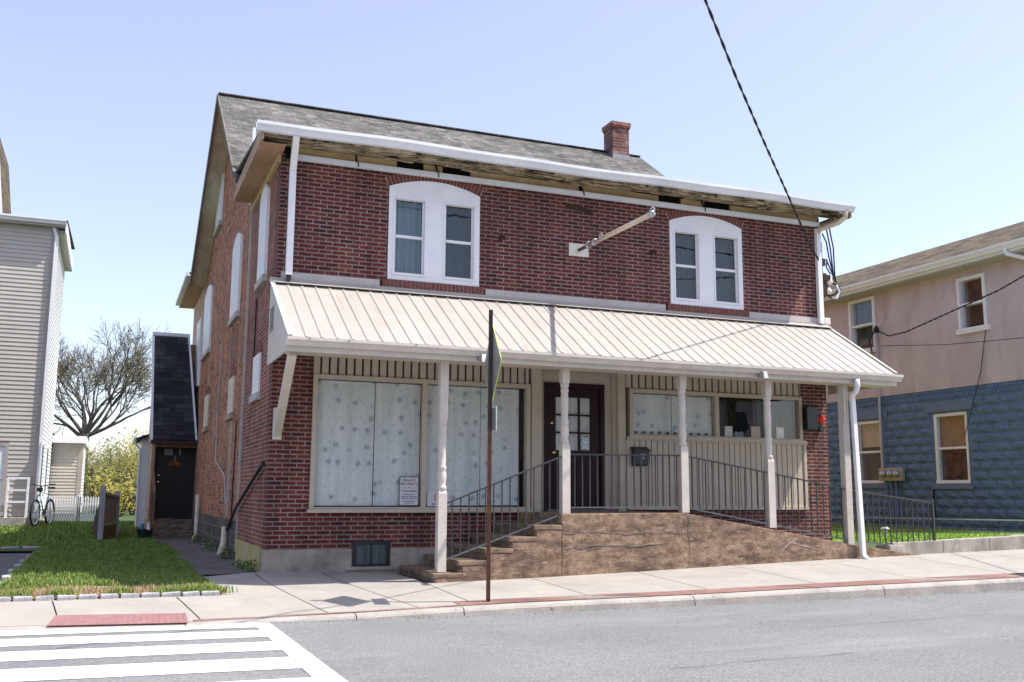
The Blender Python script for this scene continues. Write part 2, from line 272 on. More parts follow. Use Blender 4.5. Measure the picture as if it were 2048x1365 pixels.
# ------------------------------------------------------------------ mesh collector
ORIG = {}
class MB:
    def __init__(s): s.v = []; s.f = []
    def add(s, vs, fs):
        b = len(s.v); s.v += [tuple(p) for p in vs]; s.f += [tuple(b + i for i in f) for f in fs]; return s
    def box(s, x0, x1, y0, y1, z0, z1):
        vs = [(x, y, z) for x in (x0, x1) for y in (y0, y1) for z in (z0, z1)]
        return s.add(vs, [(0, 1, 3, 2), (4, 6, 7, 5), (0, 4, 5, 1), (2, 3, 7, 6), (0, 2, 6, 4), (1, 5, 7, 3)])
    def hexa(s, q):  # 8 corner points: bottom 0..3 ccw, top 4..7
        return s.add(q, [(3, 2, 1, 0), (4, 5, 6, 7), (0, 1, 5, 4), (1, 2, 6, 5), (2, 3, 7, 6), (3, 0, 4, 7)])
    def prism(s, poly, d):
        n = len(poly); d = V(d)
        vs = [V(p) for p in poly] + [V(p) + d for p in poly]
        return s.add(vs, [tuple(range(n - 1, -1, -1)), tuple(range(n, 2 * n))] + [(i, (i + 1) % n, n + (i + 1) % n, n + i) for i in range(n)])
    def bar(s, p, q, w, h, up=(0, 0, 1)):   # rectangular bar from p to q
        p, q = V(p), V(q); d = (q - p).normalized(); u = V(up)
        if abs(d.dot(u)) > .98: u = V((0, 1, 0))
        a = d.cross(u).normalized(); b = a.cross(d)
        r = [(-1, -1), (1, -1), (1, 1), (-1, 1)]
        vs = [p + a * (i * w / 2) + b * (j * h / 2) for i, j in r] + [q + a * (i * w / 2) + b * (j * h / 2) for i, j in r]
        return s.hexa(vs)
    def tube(s, pts, r, n=8, cap=True):
        pts = [V(p) for p in pts]; m = len(pts); rs = r if isinstance(r, (list, tuple)) else [r] * m
        fr = None; base = len(s.v); vs = []
        for i, p in enumerate(pts):
            d = (pts[min(i + 1, m - 1)] - pts[max(i - 1, 0)]).normalized()
            if fr is None:
                u = V((0, 0, 1)) if abs(d.z) < .9 else V((1, 0, 0)); a = d.cross(u).normalized()
            else:
                a = (fr - d * fr.dot(d)).normalized()
            fr = a; b = d.cross(a)
            for k in range(n):
                t = 2 * PI * k / n; vs.append(p + (a * math.cos(t) + b * math.sin(t)) * rs[i])
        fs = [(i * n + k, i * n + (k + 1) % n, (i + 1) * n + (k + 1) % n, (i + 1) * n + k) for i in range(m - 1) for k in range(n)]
        if cap: fs += [tuple(range(n - 1, -1, -1)), tuple(range((m - 1) * n, m * n))]
        return s.add(vs, fs)
    def lathe(s, c, prof, n=16, axis=(0, 0, 1)):
        c = V(c); ax = V(axis).normalized(); u = V((1, 0, 0)) if abs(ax.x) < .9 else V((0, 1, 0)); a = ax.cross(u).normalized(); b = ax.cross(a)
        vs = [c + ax * z + (a * math.cos(2 * PI * k / n) + b * math.sin(2 * PI * k / n)) * r for (r, z) in prof for k in range(n)]
        m = len(prof)
        fs = [(i * n + k, i * n + (k + 1) % n, (i + 1) * n + (k + 1) % n, (i + 1) * n + k) for i in range(m - 1) for k in range(n)]
        return s.add(vs, fs + [tuple(range(n - 1, -1, -1)), tuple(range((m - 1) * n, m * n))])
    def torus(s, c, axis, R, r, n=24, k=8):
        ax = V(axis).normalized(); u = V((0, 0, 1)) if abs(ax.z) < .9 else V((1, 0, 0)); a = ax.cross(u).normalized(); b = ax.cross(a)
        return s.tube([V(c) + (a * math.cos(t) + b * math.sin(t)) * R for t in [2 * PI * i / n for i in range(n + 1)]], r, k, False)
    def quad(s, a, b, c, d): return s.add([a, b, c, d], [(0, 1, 2, 3)])
    def build(s, name, mat, parent=None, smooth=False, bevel=0, loc=None):
        if parent is not None: o0 = ORIG[parent]
        elif loc is not None: o0 = V(loc)
        else:
            xs = [p[0] for p in s.v]; ys = [p[1] for p in s.v]; zs = [p[2] for p in s.v]
            o0 = V(((min(xs) + max(xs)) / 2, (min(ys) + max(ys)) / 2, min(zs)))
        me = bpy.data.meshes.new(name)
        me.from_pydata([(p[0] - o0.x, p[1] - o0.y, p[2] - o0.z) for p in s.v], [], s.f)
        bm = bmesh.new(); bm.from_mesh(me); bmesh.ops.recalc_face_normals(bm, faces=bm.faces)
        if bevel: bmesh.ops.bevel(bm, geom=[e for e in bm.edges if e.is_manifold and e.calc_face_angle(0) > .5], offset=bevel, segments=2, affect='EDGES', profile=.7, clamp_overlap=True)
        bm.to_mesh(me); bm.free()
        for p in me.polygons: p.use_smooth = smooth
        o = bpy.data.objects.new(name, me); COL.objects.link(o)
        if mat is not None: me.materials.append(MT[mat] if isinstance(mat, str) else mat)
        if parent is not None: o.parent = parent
        else: o.location = o0
        ORIG[o] = o0.copy(); return o
def raw(name, vs, fs, mat, parent=None, mats2=None, idx=None, loc=(0, 0, 0)):
    o0 = ORIG[parent] if parent is not None else V(loc)
    me = bpy.data.meshes.new(name); me.from_pydata([(p[0] - o0.x, p[1] - o0.y, p[2] - o0.z) for p in vs], [], fs)
    o = bpy.data.objects.new(name, me); COL.objects.link(o); me.materials.append(MT[mat])
    if parent is not None: o.parent = parent
    else: o.location = o0
    ORIG[o] = V(o0); return o
def thing(name, label, cat, loc=(0, 0, 0), group=None):
    o = bpy.data.objects.new(name, None); COL.objects.link(o); o.location = loc; o.empty_display_size = .2
    o['label'] = label; o['category'] = cat
    if group: o['group'] = group
    ORIG[o] = V(loc); return o
def tag(o, label, cat, group=None):
    o['label'] = label; o['category'] = cat
    if group: o['group'] = group
    return o
def struct(o, kind='structure'): o['kind'] = kind; return o
def text(s, size, loc, mat, parent, rot=(PI / 2, 0, 0), name='lettering', ext=.001):
    cu = bpy.data.curves.new('lettering', 'FONT'); cu.body = s; cu.size = size; cu.align_x = 'CENTER'; cu.align_y = 'CENTER'; cu.extrude = ext
    t = bpy.data.objects.new('tmp', cu); COL.objects.link(t); bpy.context.view_layer.update()
    me = bpy.data.meshes.new_from_object(t.evaluated_get(bpy.context.evaluated_depsgraph_get()))
    bpy.data.objects.remove(t); me.transform(Matrix.Translation(V(loc) - ORIG[parent]) @ Matrix.Rotation(rot[2], 4, 'Z') @ Matrix.Rotation(rot[0], 4, 'X'))
    me.materials.clear(); me.materials.append(MT[mat])
    o = bpy.data.objects.new(name, me); COL.objects.link(o); o.parent = parent; ORIG[o] = ORIG[parent]; return o
def curtain(x0, x1, z0, z1, y, mat, parent, name='curtain', amp=.012, per=.16, axis='x', ph=0):
    n = max(8, int((x1 - x0) / .02)); vs = []; fs = []
    for i in range(n + 1):
        x = x0 + (x1 - x0) * i / n; d = amp * math.sin(2 * PI * x / per + ph) + amp * .6 * math.sin(2 * PI * x / (per * 2.7) + 1)
        for z in (z0, z1): vs.append((x, y + d, z) if axis == 'x' else (y + d, x, z))
    for i in range(n): fs.append((2 * i, 2 * i + 2, 2 * i + 3, 2 * i + 1))
    o = raw(name, vs, fs, mat, parent)
    for p in o.data.polygons: p.use_smooth = True
    return o

# ------------------------------------------------------------------ ground heights
def lerp(t, a, b): return a + (b - a) * t
def pw(x, pts):
    if x <= pts[0][0]: return pts[0][1]
    for (x0, y0), (x1, y1) in zip(pts, pts[1:]):
        if x <= x1: return lerp((x - x0) / (x1 - x0), y0, y1)
    return pts[-1][1]
KY = [(-60, -2.4), (-2.75, -3.36), (-1.2, -3.6), (-.37, -3.52), (1.2, -3.5), (1.9, -3.46), (4, -3.65), (6, -3.75), (9, -3.86), (14, -3.95), (60, -4.6)]
KZ = [(-60, -.17), (-2.75, -.17), (-.5, -.17), (.6, -.155), (1.5, -.135), (4, -.09), (6, -.05), (9, .0), (14, .07), (60, .4)]
RZ = [(-60, -.19), (-.4, -.19), (1.7, -.215), (4, -.19), (6, -.165), (9, -.13), (14, -.07), (60, .25)]
WZ = [(-60, -.05), (0, .0), (1.7, -.06), (4, -.01), (5.5, .045), (8.1, .12), (9.5, .15), (12, .2), (60, .6)]
def kerb_y(x): return pw(x, KY)
def kerb_z(x): return pw(x, KZ)
def road_z(x): return pw(x, RZ)
def lawn_z(y): return pw(y, [(-2.2, -.06), (0, -.05), (8, -.04), (12, .02), (16, .12), (60, .3)])

# ground sheet, road
g = MB(); g.quad((-400, -400, -.6), (400, -400, -.6), (400, 400, -.6), (-400, 400, -.6)); struct(g.build('ground', 'earth', loc=(0, 0, -.6)))
xs = [-60, -30, -12, -6, -4, -2.75, -2, -1.2, -.8, -.37, .1, .6, 1.2, 1.5, 1.9, 3, 4, 5, 6, 7.5, 9, 11, 14, 20, 35, 60]
vs = []; fs = []
for x in xs:
    for y in (kerb_y(x), kerb_y(x) - 1, -8, -14, -22): vs.append((x, y, road_z(x) + (.0 if y > -9 else .02)))
for i in range(len(xs) - 1):
    for j in range(4): a = i * 5 + j; fs.append((a, a + 1, a + 6, a + 5))
road = struct(raw('road', vs, fs, 'asphalt'))
# crosswalk: one painted sheet of bars 4 mm above the asphalt
cw = MB()
for k, (a, b) in enumerate(((-3.53, -3.86), (-4.08, -4.50), (-4.80, -5.26), (-5.62, -6.12), (-6.5, -7.0), (-7.4, -7.9), (-8.3, -8.8), (-9.2, -9.7))):
    sk = -.068
    x0, x1 = -6.5, -.60
    q = [(x0, a + sk * (x0 + .6), 0), (x1, a + sk * (x1 + .6), 0), (x1, b + sk * (x1 + .6), 0), (x0, b + sk * (x0 + .6), 0)]
    cw.add([(x, y, -.186) for x, y, _ in q], [(0, 3, 2, 1)])
cw.add([(-.60, -3.56, -.1855), (-.45, -3.60, -.1855), (-.38, -9.8, -.1855), (-.60, -9.8, -.1855)], [(0, 3, 2, 1)])
struct(cw.build('crosswalk', 'paint', loc=(0, 0, -.186)))
# sidewalk: slabs with joints over a joint bed
def back_y(x):
    return -2.12 if x < -.75 else (0.02 if x < 1.72 else (-1.45 if x < 9.9 else -1.40))
def walk_z(x, y):
    ky = kerb_y(x) + .15; kz = kerb_z(x) + .004
    if x < 1.72: zb = pw(x, WZ) if x > -.75 else -.06; yb = back_y(x) if x > -.75 else -2.12
    else: zb = pw(x, WZ); yb = -1.53
    if -.75 < x < 1.72: zb = 0.0
    t = min(max((y - yb) / (ky - yb), -.2), 1)
    if -.75 < x < 1.72 and t > 0: t = t ** .6
    return lerp(t, zb, kz)
sl = MB(); bed = MB()
cuts = [-30, -20, -14, -9, -6.2, -3.6, -2.38, -1.2, -.75, -.12, .72, 1.72, 3.1, 4.6, 6.1, 7.6, 9.1, 9.9, 10.6, 12.1, 13.6, 16, 20, 30, 45]
skew = {-2.38: .12, -1.2: .16, -.12: .3, .72: .42}
for a, b in zip(cuts, cuts[1:]):
    m = (a + b) / 2; yb = back_y(m); nx = max(1, int((b - a) / .8))
    band = .30 if m > 1.72 else .0
    for i in range(nx):
        xa, xb = lerp(i / nx, a, b), lerp((i + 1) / nx, a, b)
        ga = .007 if i == 0 and a != -.75 and a != 9.9 else 0; gb = .007 if i == nx - 1 and b != -.75 and b != 9.9 else 0
        for j in range(6):
            def P(x, t, gg):
                y = lerp(t, yb, kerb_y(x) + .15 + band); xx = x + gg + (skew.get(x, 0) * t if x in skew else 0)
                return (xx, y, walk_z(x, y))
            sl.quad(P(xa, j / 6, ga), P(xb, j / 6, -gb), P(xb, (j + 1) / 6, -gb), P(xa, (j + 1) / 6, ga))
        for j in range(6):
            Q = lambda x, t, sh: (x + sh, lerp(t, yb, kerb_y(x) + .1), walk_z(x, lerp(t, yb, kerb_y(x) + .1)) - .012)
            bed.quad(Q(xa, j / 6, -.01), Q(xb, j / 6, .01 + .5 * (b < 1.8) * j / 6), Q(xb, (j + 1) / 6, .01 + .5 * (b < 1.8) * (j + 1) / 6), Q(xa, (j + 1) / 6, -.01))
struct(sl.build('sidewalk', 'walk', loc=(0, 0, 0))); struct(bed.build('sidewalk_joints', 'joint', loc=(0, 0, 0)))
pv = MB()
xx = [1.55 + .5 * i for i in range(60)]
for a, b in zip(xx, xx[1:]):
    if 8.62 < a < 9.3: continue
    pv.quad(*[(x, kerb_y(x) + .155 + o, walk_z(x, kerb_y(x) + .155 + o) + .004) for x, o in ((a, 0), (b, 0), (b, .29), (a, .29))])
struct(pv.build('paver_strip', 'paver', loc=(0, 0, 0)))
fill = MB(); fill.quad(*[(x, kerb_y(x) + .155 + o, walk_z(x, kerb_y(x) + .155 + o) - .002) for x, o in ((1.72, 0), (31, 0), (31, .31), (1.72, .31))]) if False else None
pv2 = MB()
for i in range(14):
    a, b = -1.12 + i * .19, -1.12 + (i + 1) * .19 - .003
    pv2.quad(*[(x, kerb_y(x) + .155 + o, walk_z(x, kerb_y(x) + .155 + o) + .005) for x, o in ((a, 0), (b, 0), (b, .07), (a, .07))])
struct(pv2.build('paver_edge', 'tactile', loc=(0, 0, 0)))
# kerb stones: each length a box with a rounded nose
kb = MB(); ends = [-45, -30, -18, -10, -6, -3.6, -1.2, .4, 1.52, 4.15, 6.7, 9.0, 10.7, 12.6, 15, 18, 24, 32, 45]
for a, b in zip(ends, ends[1:]):
    n = max(1, int((b - a) / .6))
    xs2 = [lerp(i / n, a + .006, b - .006) for i in range(n + 1)]
    prof = []
    for x in xs2:
        y = kerb_y(x); z = kerb_z(x); r = road_z(x) - .05; w = .02 * math.sin(x * 2.3)
        prof.append([(x, y + .15, r), (x, y + .15, z + .002), (x, y + .045, z + .0), (x, y + .018, z - .012), (x, y, z - .035 if z - .035 > r else r + .01), (x, y - .012, r)])
    vs = [p for pr in prof for p in pr]; fs = []
    for i in range(n):
        for k in range(5): q = i * 6 + k; fs.append((q, q + 1, q + 7, q + 6))
    fs += [tuple(range(6)), tuple(n * 6 + k for k in range(5, -1, -1))]
    kb.add(vs, fs)
struct(kb.build('kerb', 'kerb', loc=(0, 0, 0)))
MT['seam'] = M('tar_seam', (.125, .127, .13), (.165, .168, .17), scale=6, rough=.9)
random.seed(31)
for y, xa, xb, w in ((-5.6, 4.2, 8.2, .012), (-6.9, 1.9, 3.6, .014), (-4.5, 3.2, 4.4, .012), (-4.7, 9, 13, .012)):
    b = MB(); P = []; x = xa; yy = y
    while x < xb: yy += random.gauss(0, .012); P.append((x, yy, w * random.uniform(.3, 1))); x += .12
    for (x0, y0, w0), (x1, y1, w1) in zip(P, P[1:]): b.quad((x0, y0 - w0 / 2, road_z(x0) + .006), (x1, y1 - w1 / 2, road_z(x1) + .006), (x1, y1 + w1 / 2, road_z(x1) + .006), (x0, y0 + w0 / 2, road_z(x0) + .006))
    struct(b.build('road_seam', 'seam', loc=(0, 0, 0)))
b = MB()
for _ in range(1500):
    x = random.uniform(-1, 14); o = abs(random.gauss(0, .10)) + .015; y = kerb_y(x) - o; z = road_z(x); r = random.uniform(.003, .010)
    b.add([(x - r, y - r, z), (x + r, y - r * .6, z), (x + r * .5, y + r, z), (x, y, z + r)], [(0, 1, 3), (1, 2, 3), (2, 0, 3)])
struct(b.build('gutter_grit', 'joint' if False else 'walk_dark', loc=(0, 0, 0)), 'stuff')
# tactile pad at the dropped kerb
tp = thing('tactile_paving', 'dull red ribbed paving pad set into the sidewalk by the crosswalk', 'paving pad', (-1.75, -3.4, -.17))
def tpq(x, o): return (x, kerb_y(x) + .03 + o, walk_z(x, kerb_y(x) + max(.15, .03 + o)) + .008)
b = MB(); b.add([tpq(-2.36, .0), tpq(-1.2, .0), tpq(-1.19, .5), tpq(-2.31, .5)], [(0, 1, 2, 3)])
for i in range(22):
    x = -2.33 + i * .0535
    p = [V(tpq(x, .005)), V(tpq(x + .03, .005)), V(tpq(x + .042, .49)), V(tpq(x + .014, .49))]
    b.hexa([q - V((0, 0, .004)) for q in p] + [q + V((0, 0, .003)) for q in p])
b.build('ribbed_pad', 'tactile', tp)
# lawn, driveway, path
vs = []; fs = []; nx, ny = 10, 24
for j in range(ny + 1):
    y = lerp(j / ny, -2.05, 17)
    for i in range(nx + 1):
        x0 = -2.95 if y < 7 else -9; x0 = pw(y, [(-2.05, -2.9), (7.0, -3.0), (7.6, -9), (17, -9)]); x1 = pw(y, [(-2.05, -.72), (-1, -.72), (8, -.76), (9.5, -.9), (17, -.9)])
        x = lerp(i / nx, x0, x1); vs.append((x, y, lawn_z(y) + .015 * math.sin(x * 3 + y) * (0 if j in (0,) else 1)))
for j in range(ny):
    for i in range(nx): a = j * (nx + 1) + i; fs.append((a, a + 1, a + nx + 2, a + nx + 1))
struct(raw('lawn', vs, fs, 'lawn_base'))
yd = MB(); yd.quad((-40, 16.5, .10), (16, 16.5, .10), (16, 60, .3), (-40, 60, .3)); yd.quad((-40, 60, .3), (60, 60, .3), (60, 160, 1), (-40, 160, 1)); yd.quad((-40, 7.6, -.06), (-8.9, 7.6, -.06), (-8.9, 16.5, .09), (-40, 16.5, .09))
struct(yd.build('yard', 'earth', loc=(0, 0, 0)))
dr = MB(); dr.quad((-9, -2.1, -.07), (-2.9, -2.1, -.07), (-3.02, 7.5, -.09), (-9, 7.5, -.09)); struct(dr.build('driveway', 'drive', loc=(0, 0, -.07)))
pa = MB(); pa.quad((-.78, .02, -.014), (.1, .02, -.014), (.1, 11.2, -.05), (-.95, 11.2, -.05)); struct(pa.build('path', 'walk_dark', loc=(0, 0, 0)))
sm = MB(); sm.add([(-2.88, -2.1, -.048), (-.72, -2.1, -.048), (-.72, -1.7, -.042), (-1.5, -1.35, -.035), (-2.2, -.8, -.03), (-2.8, -1.2, -.03)], [(0, 1, 2, 3, 4, 5)])
struct(sm.build('bare_soil', 'soil', loc=(0, 0, 0)))

def blades(n, pick, h0, h1, mat, name, wid=.006):
    vs = []; fs = []
    for _ in range(n):
        x, y, z, k = pick()
        h = random.uniform(h0, h1) * k; a = random.uniform(0, PI); w = wid * random.uniform(.7, 1.4); lx, ly = random.gauss(0, .35) * h, random.gauss(0, .35) * h
        dx, dy = math.cos(a) * w, math.sin(a) * w; b = len(vs)
        vs += [(x - dx, y - dy, z), (x + dx, y + dy, z), (x + dx * .7 + lx * .4, y + dy * .7 + ly * .4, z + h * .6), (x - dx * .7 + lx * .4, y - dy * .7 + ly * .4, z + h * .6), (x + lx, y + ly, z + h)]
        fs += [(b, b + 1, b + 2, b + 3), (b + 3, b + 2, b + 4)]
    o = raw(name, vs, fs, mat); o['kind'] = 'stuff'; return o
def clump(x, y): return .5 + .5 * math.sin(x * 2.1 + 1.3 * math.sin(y * 1.7)) * math.cos(y * 1.9 + x)
def pick_front():
    while True:
        y = random.uniform(-1.75, 8); x = random.uniform(-3.0, -.74)
        edge = -1.3 + .22 * math.sin(x * 3) + (.3 if -2.6 < x < -1.5 else 0)
        if y < edge and random.random() > .06: continue
        if math.sin(x * 5.3 + 2) * math.sin(y * 2.9 + x) > .72 and random.random() < .75: continue
        k = .75 + .7 * clump(x, y) ** 2
        if -2.25 < x < -1.85 and -1.35 < y < -.6: k *= 1.6
        return x, y, lawn_z(y) - .005, k
def pick_back():
    y = random.uniform(7.4, 17); x = random.uniform(pw(y, [(7.4, -3.4), (7.8, -8.8), (15.4, -8.8), (15.5, -3.7), (17, -3.7)]), -.95); return x, y, lawn_z(y) - .005, .8 + .6 * clump(x, y)
blades(56000, pick_front, .025, .075, 'grass', 'grass', .005)
blades(46000, pick_back, .035, .09, 'grass', 'grass', .009)
blades(9000, lambda: (random.uniform(-2.9, -.75), random.uniform(-2.1, -1.2) + (random.random() < .25) * random.uniform(0, 5), -.05, random.uniform(.4, 1)), .02, .07, 'thatch', 'dry_grass', .004)
def pick_tuft():
    c = random.choice([(-2.72, -1.95), (-1.75, -1.98), (-1.05, -1.98), (-.85, -2.0), (-.95, -1.9), (-.78, -2.02), (-1.3, -2.02), (-2.3, -1.95)])
    return c[0] + random.gauss(0, .07), c[1] + random.gauss(0, .04), -.05, 1
blades(1500, pick_tuft, .05, .11, 'grass', 'grass', .005)

# granite edging blocks
def edging_mesh():
    b = MB(); b.box(-.1, .1, -.055, .055, -.06, .035); o = b.build('edging_block', 'block', loc=(0, 0, 0), bevel=.018)
    return o
eb = edging_mesh(); first = True
def put_block(x, y, z, rz, s, label, group):
    global first
    o = eb if first else eb.copy()
    if not first: COL.objects.link(o)
    first = False
    o.location = (x, y, z); o.rotation_euler = (random.uniform(-.05, .05), random.uniform(-.05, .05), rz + random.uniform(-.08, .08)); o.scale = s
    tag(o, label, 'edging block', group)
for i in range(11):
    put_block(-2.85 + i * .2, -2.1 + random.uniform(-.012, .012), -.055, 0, (.9 * random.uniform(.9, 1.05), 1, 1), 'grey granite edging block between the lawn and the sidewalk', 'granite blocks along the front of the lawn')
for i in range(9):
    t = i / 8; put_block(lerp(t, -2.98, -2.96) + .12 * math.sin(t * PI) * -.6, lerp(t, -1.3, 6.9), -.06, PI / 2, (1.3, 1, 1), 'pale granite edging block along the driveway side of the lawn', 'granite blocks beside the driveway')
for i in range(5):
    put_block(-3.15 - i * .36, 7.35 + .05 * i, -.05, 0, (1.6, 1.4, 1.3), 'pale granite edging block across the far end of the driveway', 'granite blocks at the end of the driveway')

# ------------------------------------------------------------------ the brick building
BB = thing('brick_building', 'two storey dark red brick building with metal porch awning and grey gable roof', 'building', (0, 0, 0))
W = 9.08
def wall_x(mb, x0, x1, y0, y1, z0, z1, holes):
    """wall in the XZ plane from y0 to y1 with rectangular holes"""
    zs = sorted({z0, z1, *[h[2] for h in holes], *[h[3] for h in holes]})
    for a, b in zip(zs, zs[1:]):
        spans = [(x0, x1)]
        for h in holes:
            if h[2] <= a + 1e-6 and h[3] >= b - 1e-6:
                ns = []
                for s in spans:
                    if h[0] > s[0]: ns.append((s[0], min(h[0], s[1])))
                    if h[1] < s[1]: ns.append((max(h[1], s[0]), s[1]))
                spans = ns
        for s in spans:
            if s[1] - s[0] > 1e-4: mb.box(s[0], s[1], y0, y1, a, b)
    return mb
UW = [(1.53, 2.90), (6.12, 7.48)]
fw = MB()
wall_x(fw, 0, W, 0, .25, .28, 5.72, [(.55, 8.58, .79, 2.9)] + [(a + .06, b - .06, 4.03, 5.26) for a, b in UW])
fw.build('front_wall', 'brick', BB)
sw = MB(); sw.box(-.002, .25, .25, 2.84, .28, 5.72); sw.build('side_wall', 'brick_side', BB)
rw = MB(); rw.box(W - .25, W + .002, .25, 2.84, .28, 5.72); rw.build('side_wall', 'brick_side', BB)
f = MB(); f.box(-.015, W + .01, -.035, .2, -.5, .28); f.build('foundation', 'found', BB)
f = MB(); f.box(-.03, .2, .2, 2.84, -.5, .3); f.build('foundation', 'found_lichen', BB)
f = MB(); f.box(-.04, .3, 2.9, 11.4, -.5, .55); f.build('stone_foundation', 'stone', BB)
# old part with gable
ob = MB(); ob.prism([(0, 2.9, .55), (0, 11.4, .55), (0, 11.4, 6.0), (0, 6.43, 8.78), (0, 2.9, 6.2)], (.3, 0, 0)); ob.build('old_side_wall', 'brick_old', BB)
ob = MB(); ob.prism([(W, 2.9, .3), (W, 11.4, .3), (W, 11.4, 6.0), (W, 6.43, 8.78), (W, 2.9, 6.2)], (-.3, 0, 0)); ob.build('old_side_wall', 'brick_old', BB)
ob = MB(); ob.box(.3, W - .3, 11.1, 11.4, .3, 6.0); ob.build('old_rear_wall', 'brick_old', BB)
sm = MB(); sm.box(-.035, .05, 2.84, 2.9, .1, 5.7); sm.build('wall_seam', 'band', BB)
# darker painted-over bricks down by the seam and the closed openings
for y0, y1, z0, z1 in ((4.25, 4.75, .6, 2.3), (4.1, 5.1, 3.2, 3.9)):
    b = MB(); b.box(-.006, .05, y0, y1, z0, z1); b.build('bricked_opening', 'brick_pale' if z0 < 1 else 'brick_side', BB)
# main roof: two slabs
def slab(mb, a, b, c, d, t):
    a, b, c, d = map(V, (a, b, c, d)); n = (b - a).cross(d - a).normalized()
    if n.z < 0: n = -n
    return mb.hexa([p - n * t for p in (a, b, c, d)] + [a, b, c, d])
x0, x1 = -.35, 9.25
rf = MB(); slab(rf, (x0, 2.3, 5.89), (x1, 2.3, 5.89), (x1, 6.43, 8.88), (x0, 6.43, 8.88), .06); slab(rf, (x0, 11.55, 6.03), (x0, 6.43, 8.88), (x1, 6.43, 8.88), (x1, 11.55, 6.03), .06)
main_roof = rf.build('roof', 'roof', BB)
rc = MB(); rc.bar((x0, 6.43, 8.9), (x1 - .02, 6.43, 8.885), .14, .02); rc.build('ridge_cap', 'roof', main_roof)
rs = MB(); slab(rs, (x0 + .01, 11.5, 5.98), (x0 + .01, 6.43, 8.80), (0, 6.43, 8.80), (0, 11.5, 5.98), .03); rs.build('rake_soffit', 'rake_board', BB)
rs = MB(); slab(rs, (x0 - .03, 11.58, 6.03), (x0 - .03, 6.43, 8.90), (x0, 6.43, 8.90), (x0, 11.58, 6.03), .2); slab(rs, (x0 - .02, 2.6, 6.11), (x0 - .02, 6.43, 8.89), (x0, 6.43, 8.89), (x0, 2.6, 6.11), .1); rs.build('rake_board', 'rake_edge', BB)
rs = MB(); slab(rs, (x0 + .01, 2.75, 6.14), (x0 + .01, 6.40, 8.78), (0, 6.40, 8.78), (0, 2.75, 6.14), .03); rs.build('rake_soffit', 'rake_board', BB)
# chimney
ch = MB(); ch.box(8.36, 8.78, 6.1, 6.55, 8.2, 9.38); chim = ch.build('chimney', 'chimney', main_roof)
ch = MB(); ch.box(8.34, 8.80, 6.08, 6.57, 9.38, 9.43); ch.box(8.325, 8.815, 6.065, 6.585, 9.43, 9.52); ch.build('chimney_cap', 'brick_side', main_roof)
ch = MB(); ch.lathe((8.5, 6.25, 9.52), [(.09, 0), (.085, .04), (.07, .04), (.07, .01)], 14); ch.build('chimney_pot', 'redplastic' if False else 'brick_sill', main_roof)
ch = MB(); ch.box(8.35, 8.79, 6.09, 6.3, 8.5, 8.74); ch.build('chimney_flashing', 'sign_back', main_roof)
# front section roof (low slope) with eaves
fr = MB(); slab(fr, (-.32, -.56, 5.81), (9.3, -.56, 5.81), (9.3, 2.85, 6.18), (-.32, 2.85, 6.18), .05); fr.build('front_roof', 'roof', BB)
e = MB(); e.box(-.34, -.315, -.56, 2.55, 5.60, 5.80); e.build('side_fascia', 'fascia_wood', BB)
e = MB(); e.box(-.315, -.0, -.40, 2.55, 5.60, 5.615); e.build('side_soffit', 'ply', BB)
e = MB(); e.box(-.05, -.003, .0, 2.6, 5.50, 5.60); e.build('side_frieze', 'yellow_wood', BB)
e = MB(); e.box(9.275, 9.3, -.56, 2.8, 5.60, 5.72); e.box(W, 9.275, -.4, 2.8, 5.6, 5.615); e.build('side_fascia', 'rotten', BB)
# rotten soffit boards: long jagged planks at slightly different heights
sb = MB()
for k, (ya, yb, z) in enumerate(((-.53, -.40, 5.715), (-.39, -.26, 5.705), (-.25, -.05, 5.72))):
    xa = -.3
    while xa < 9.25:
        xb = min(9.27, xa + random.uniform(.5, 1.7)); j = random.uniform(-.03, .02); zz = z + random.uniform(-.018, .015)
        sb.hexa([(xa, ya + j, zz), (xb - .01, ya + random.uniform(-.03, .03), zz + random.uniform(-.012, .012)), (xb - .01, yb, zz + .01), (xa, yb + j, zz)] + [(xa, ya + j, zz + .025), (xb - .01, ya, zz + .03), (xb - .01, yb, zz + .03), (xa, yb + j, zz + .025)])
        xa = xb
for _ in range(26):
    x = random.uniform(-.1, 8.5); l = random.uniform(.15, .7); y = random.uniform(-.45, -.1); z = 5.70 - random.uniform(.0, .03); sb.bar((x, y, z), (x + l, y + random.uniform(-.03, .03), z - random.uniform(-.02, .03)), random.uniform(.02, .06), .012)
sb.build('soffit_boards', 'rotten', BB)
sb = MB(); xa = -.28
while xa < 9.2:
    xb = min(9.25, xa + random.uniform(.12, .5)); h0, h1 = random.uniform(.0, .05), random.uniform(.0, .05); yy = -.525 + random.uniform(0, .02)
    sb.hexa([(xa, yy, 5.70 - h0), (xb, yy, 5.70 - h1), (xb, yy + .02, 5.70 - h1), (xa, yy + .02, 5.70 - h0), (xa, yy, 5.76), (xb, yy, 5.76), (xb, yy + .02, 5.76), (xa, yy + .02, 5.76)]); xa = xb
sb.build('ragged_fascia', 'rotten', BB)

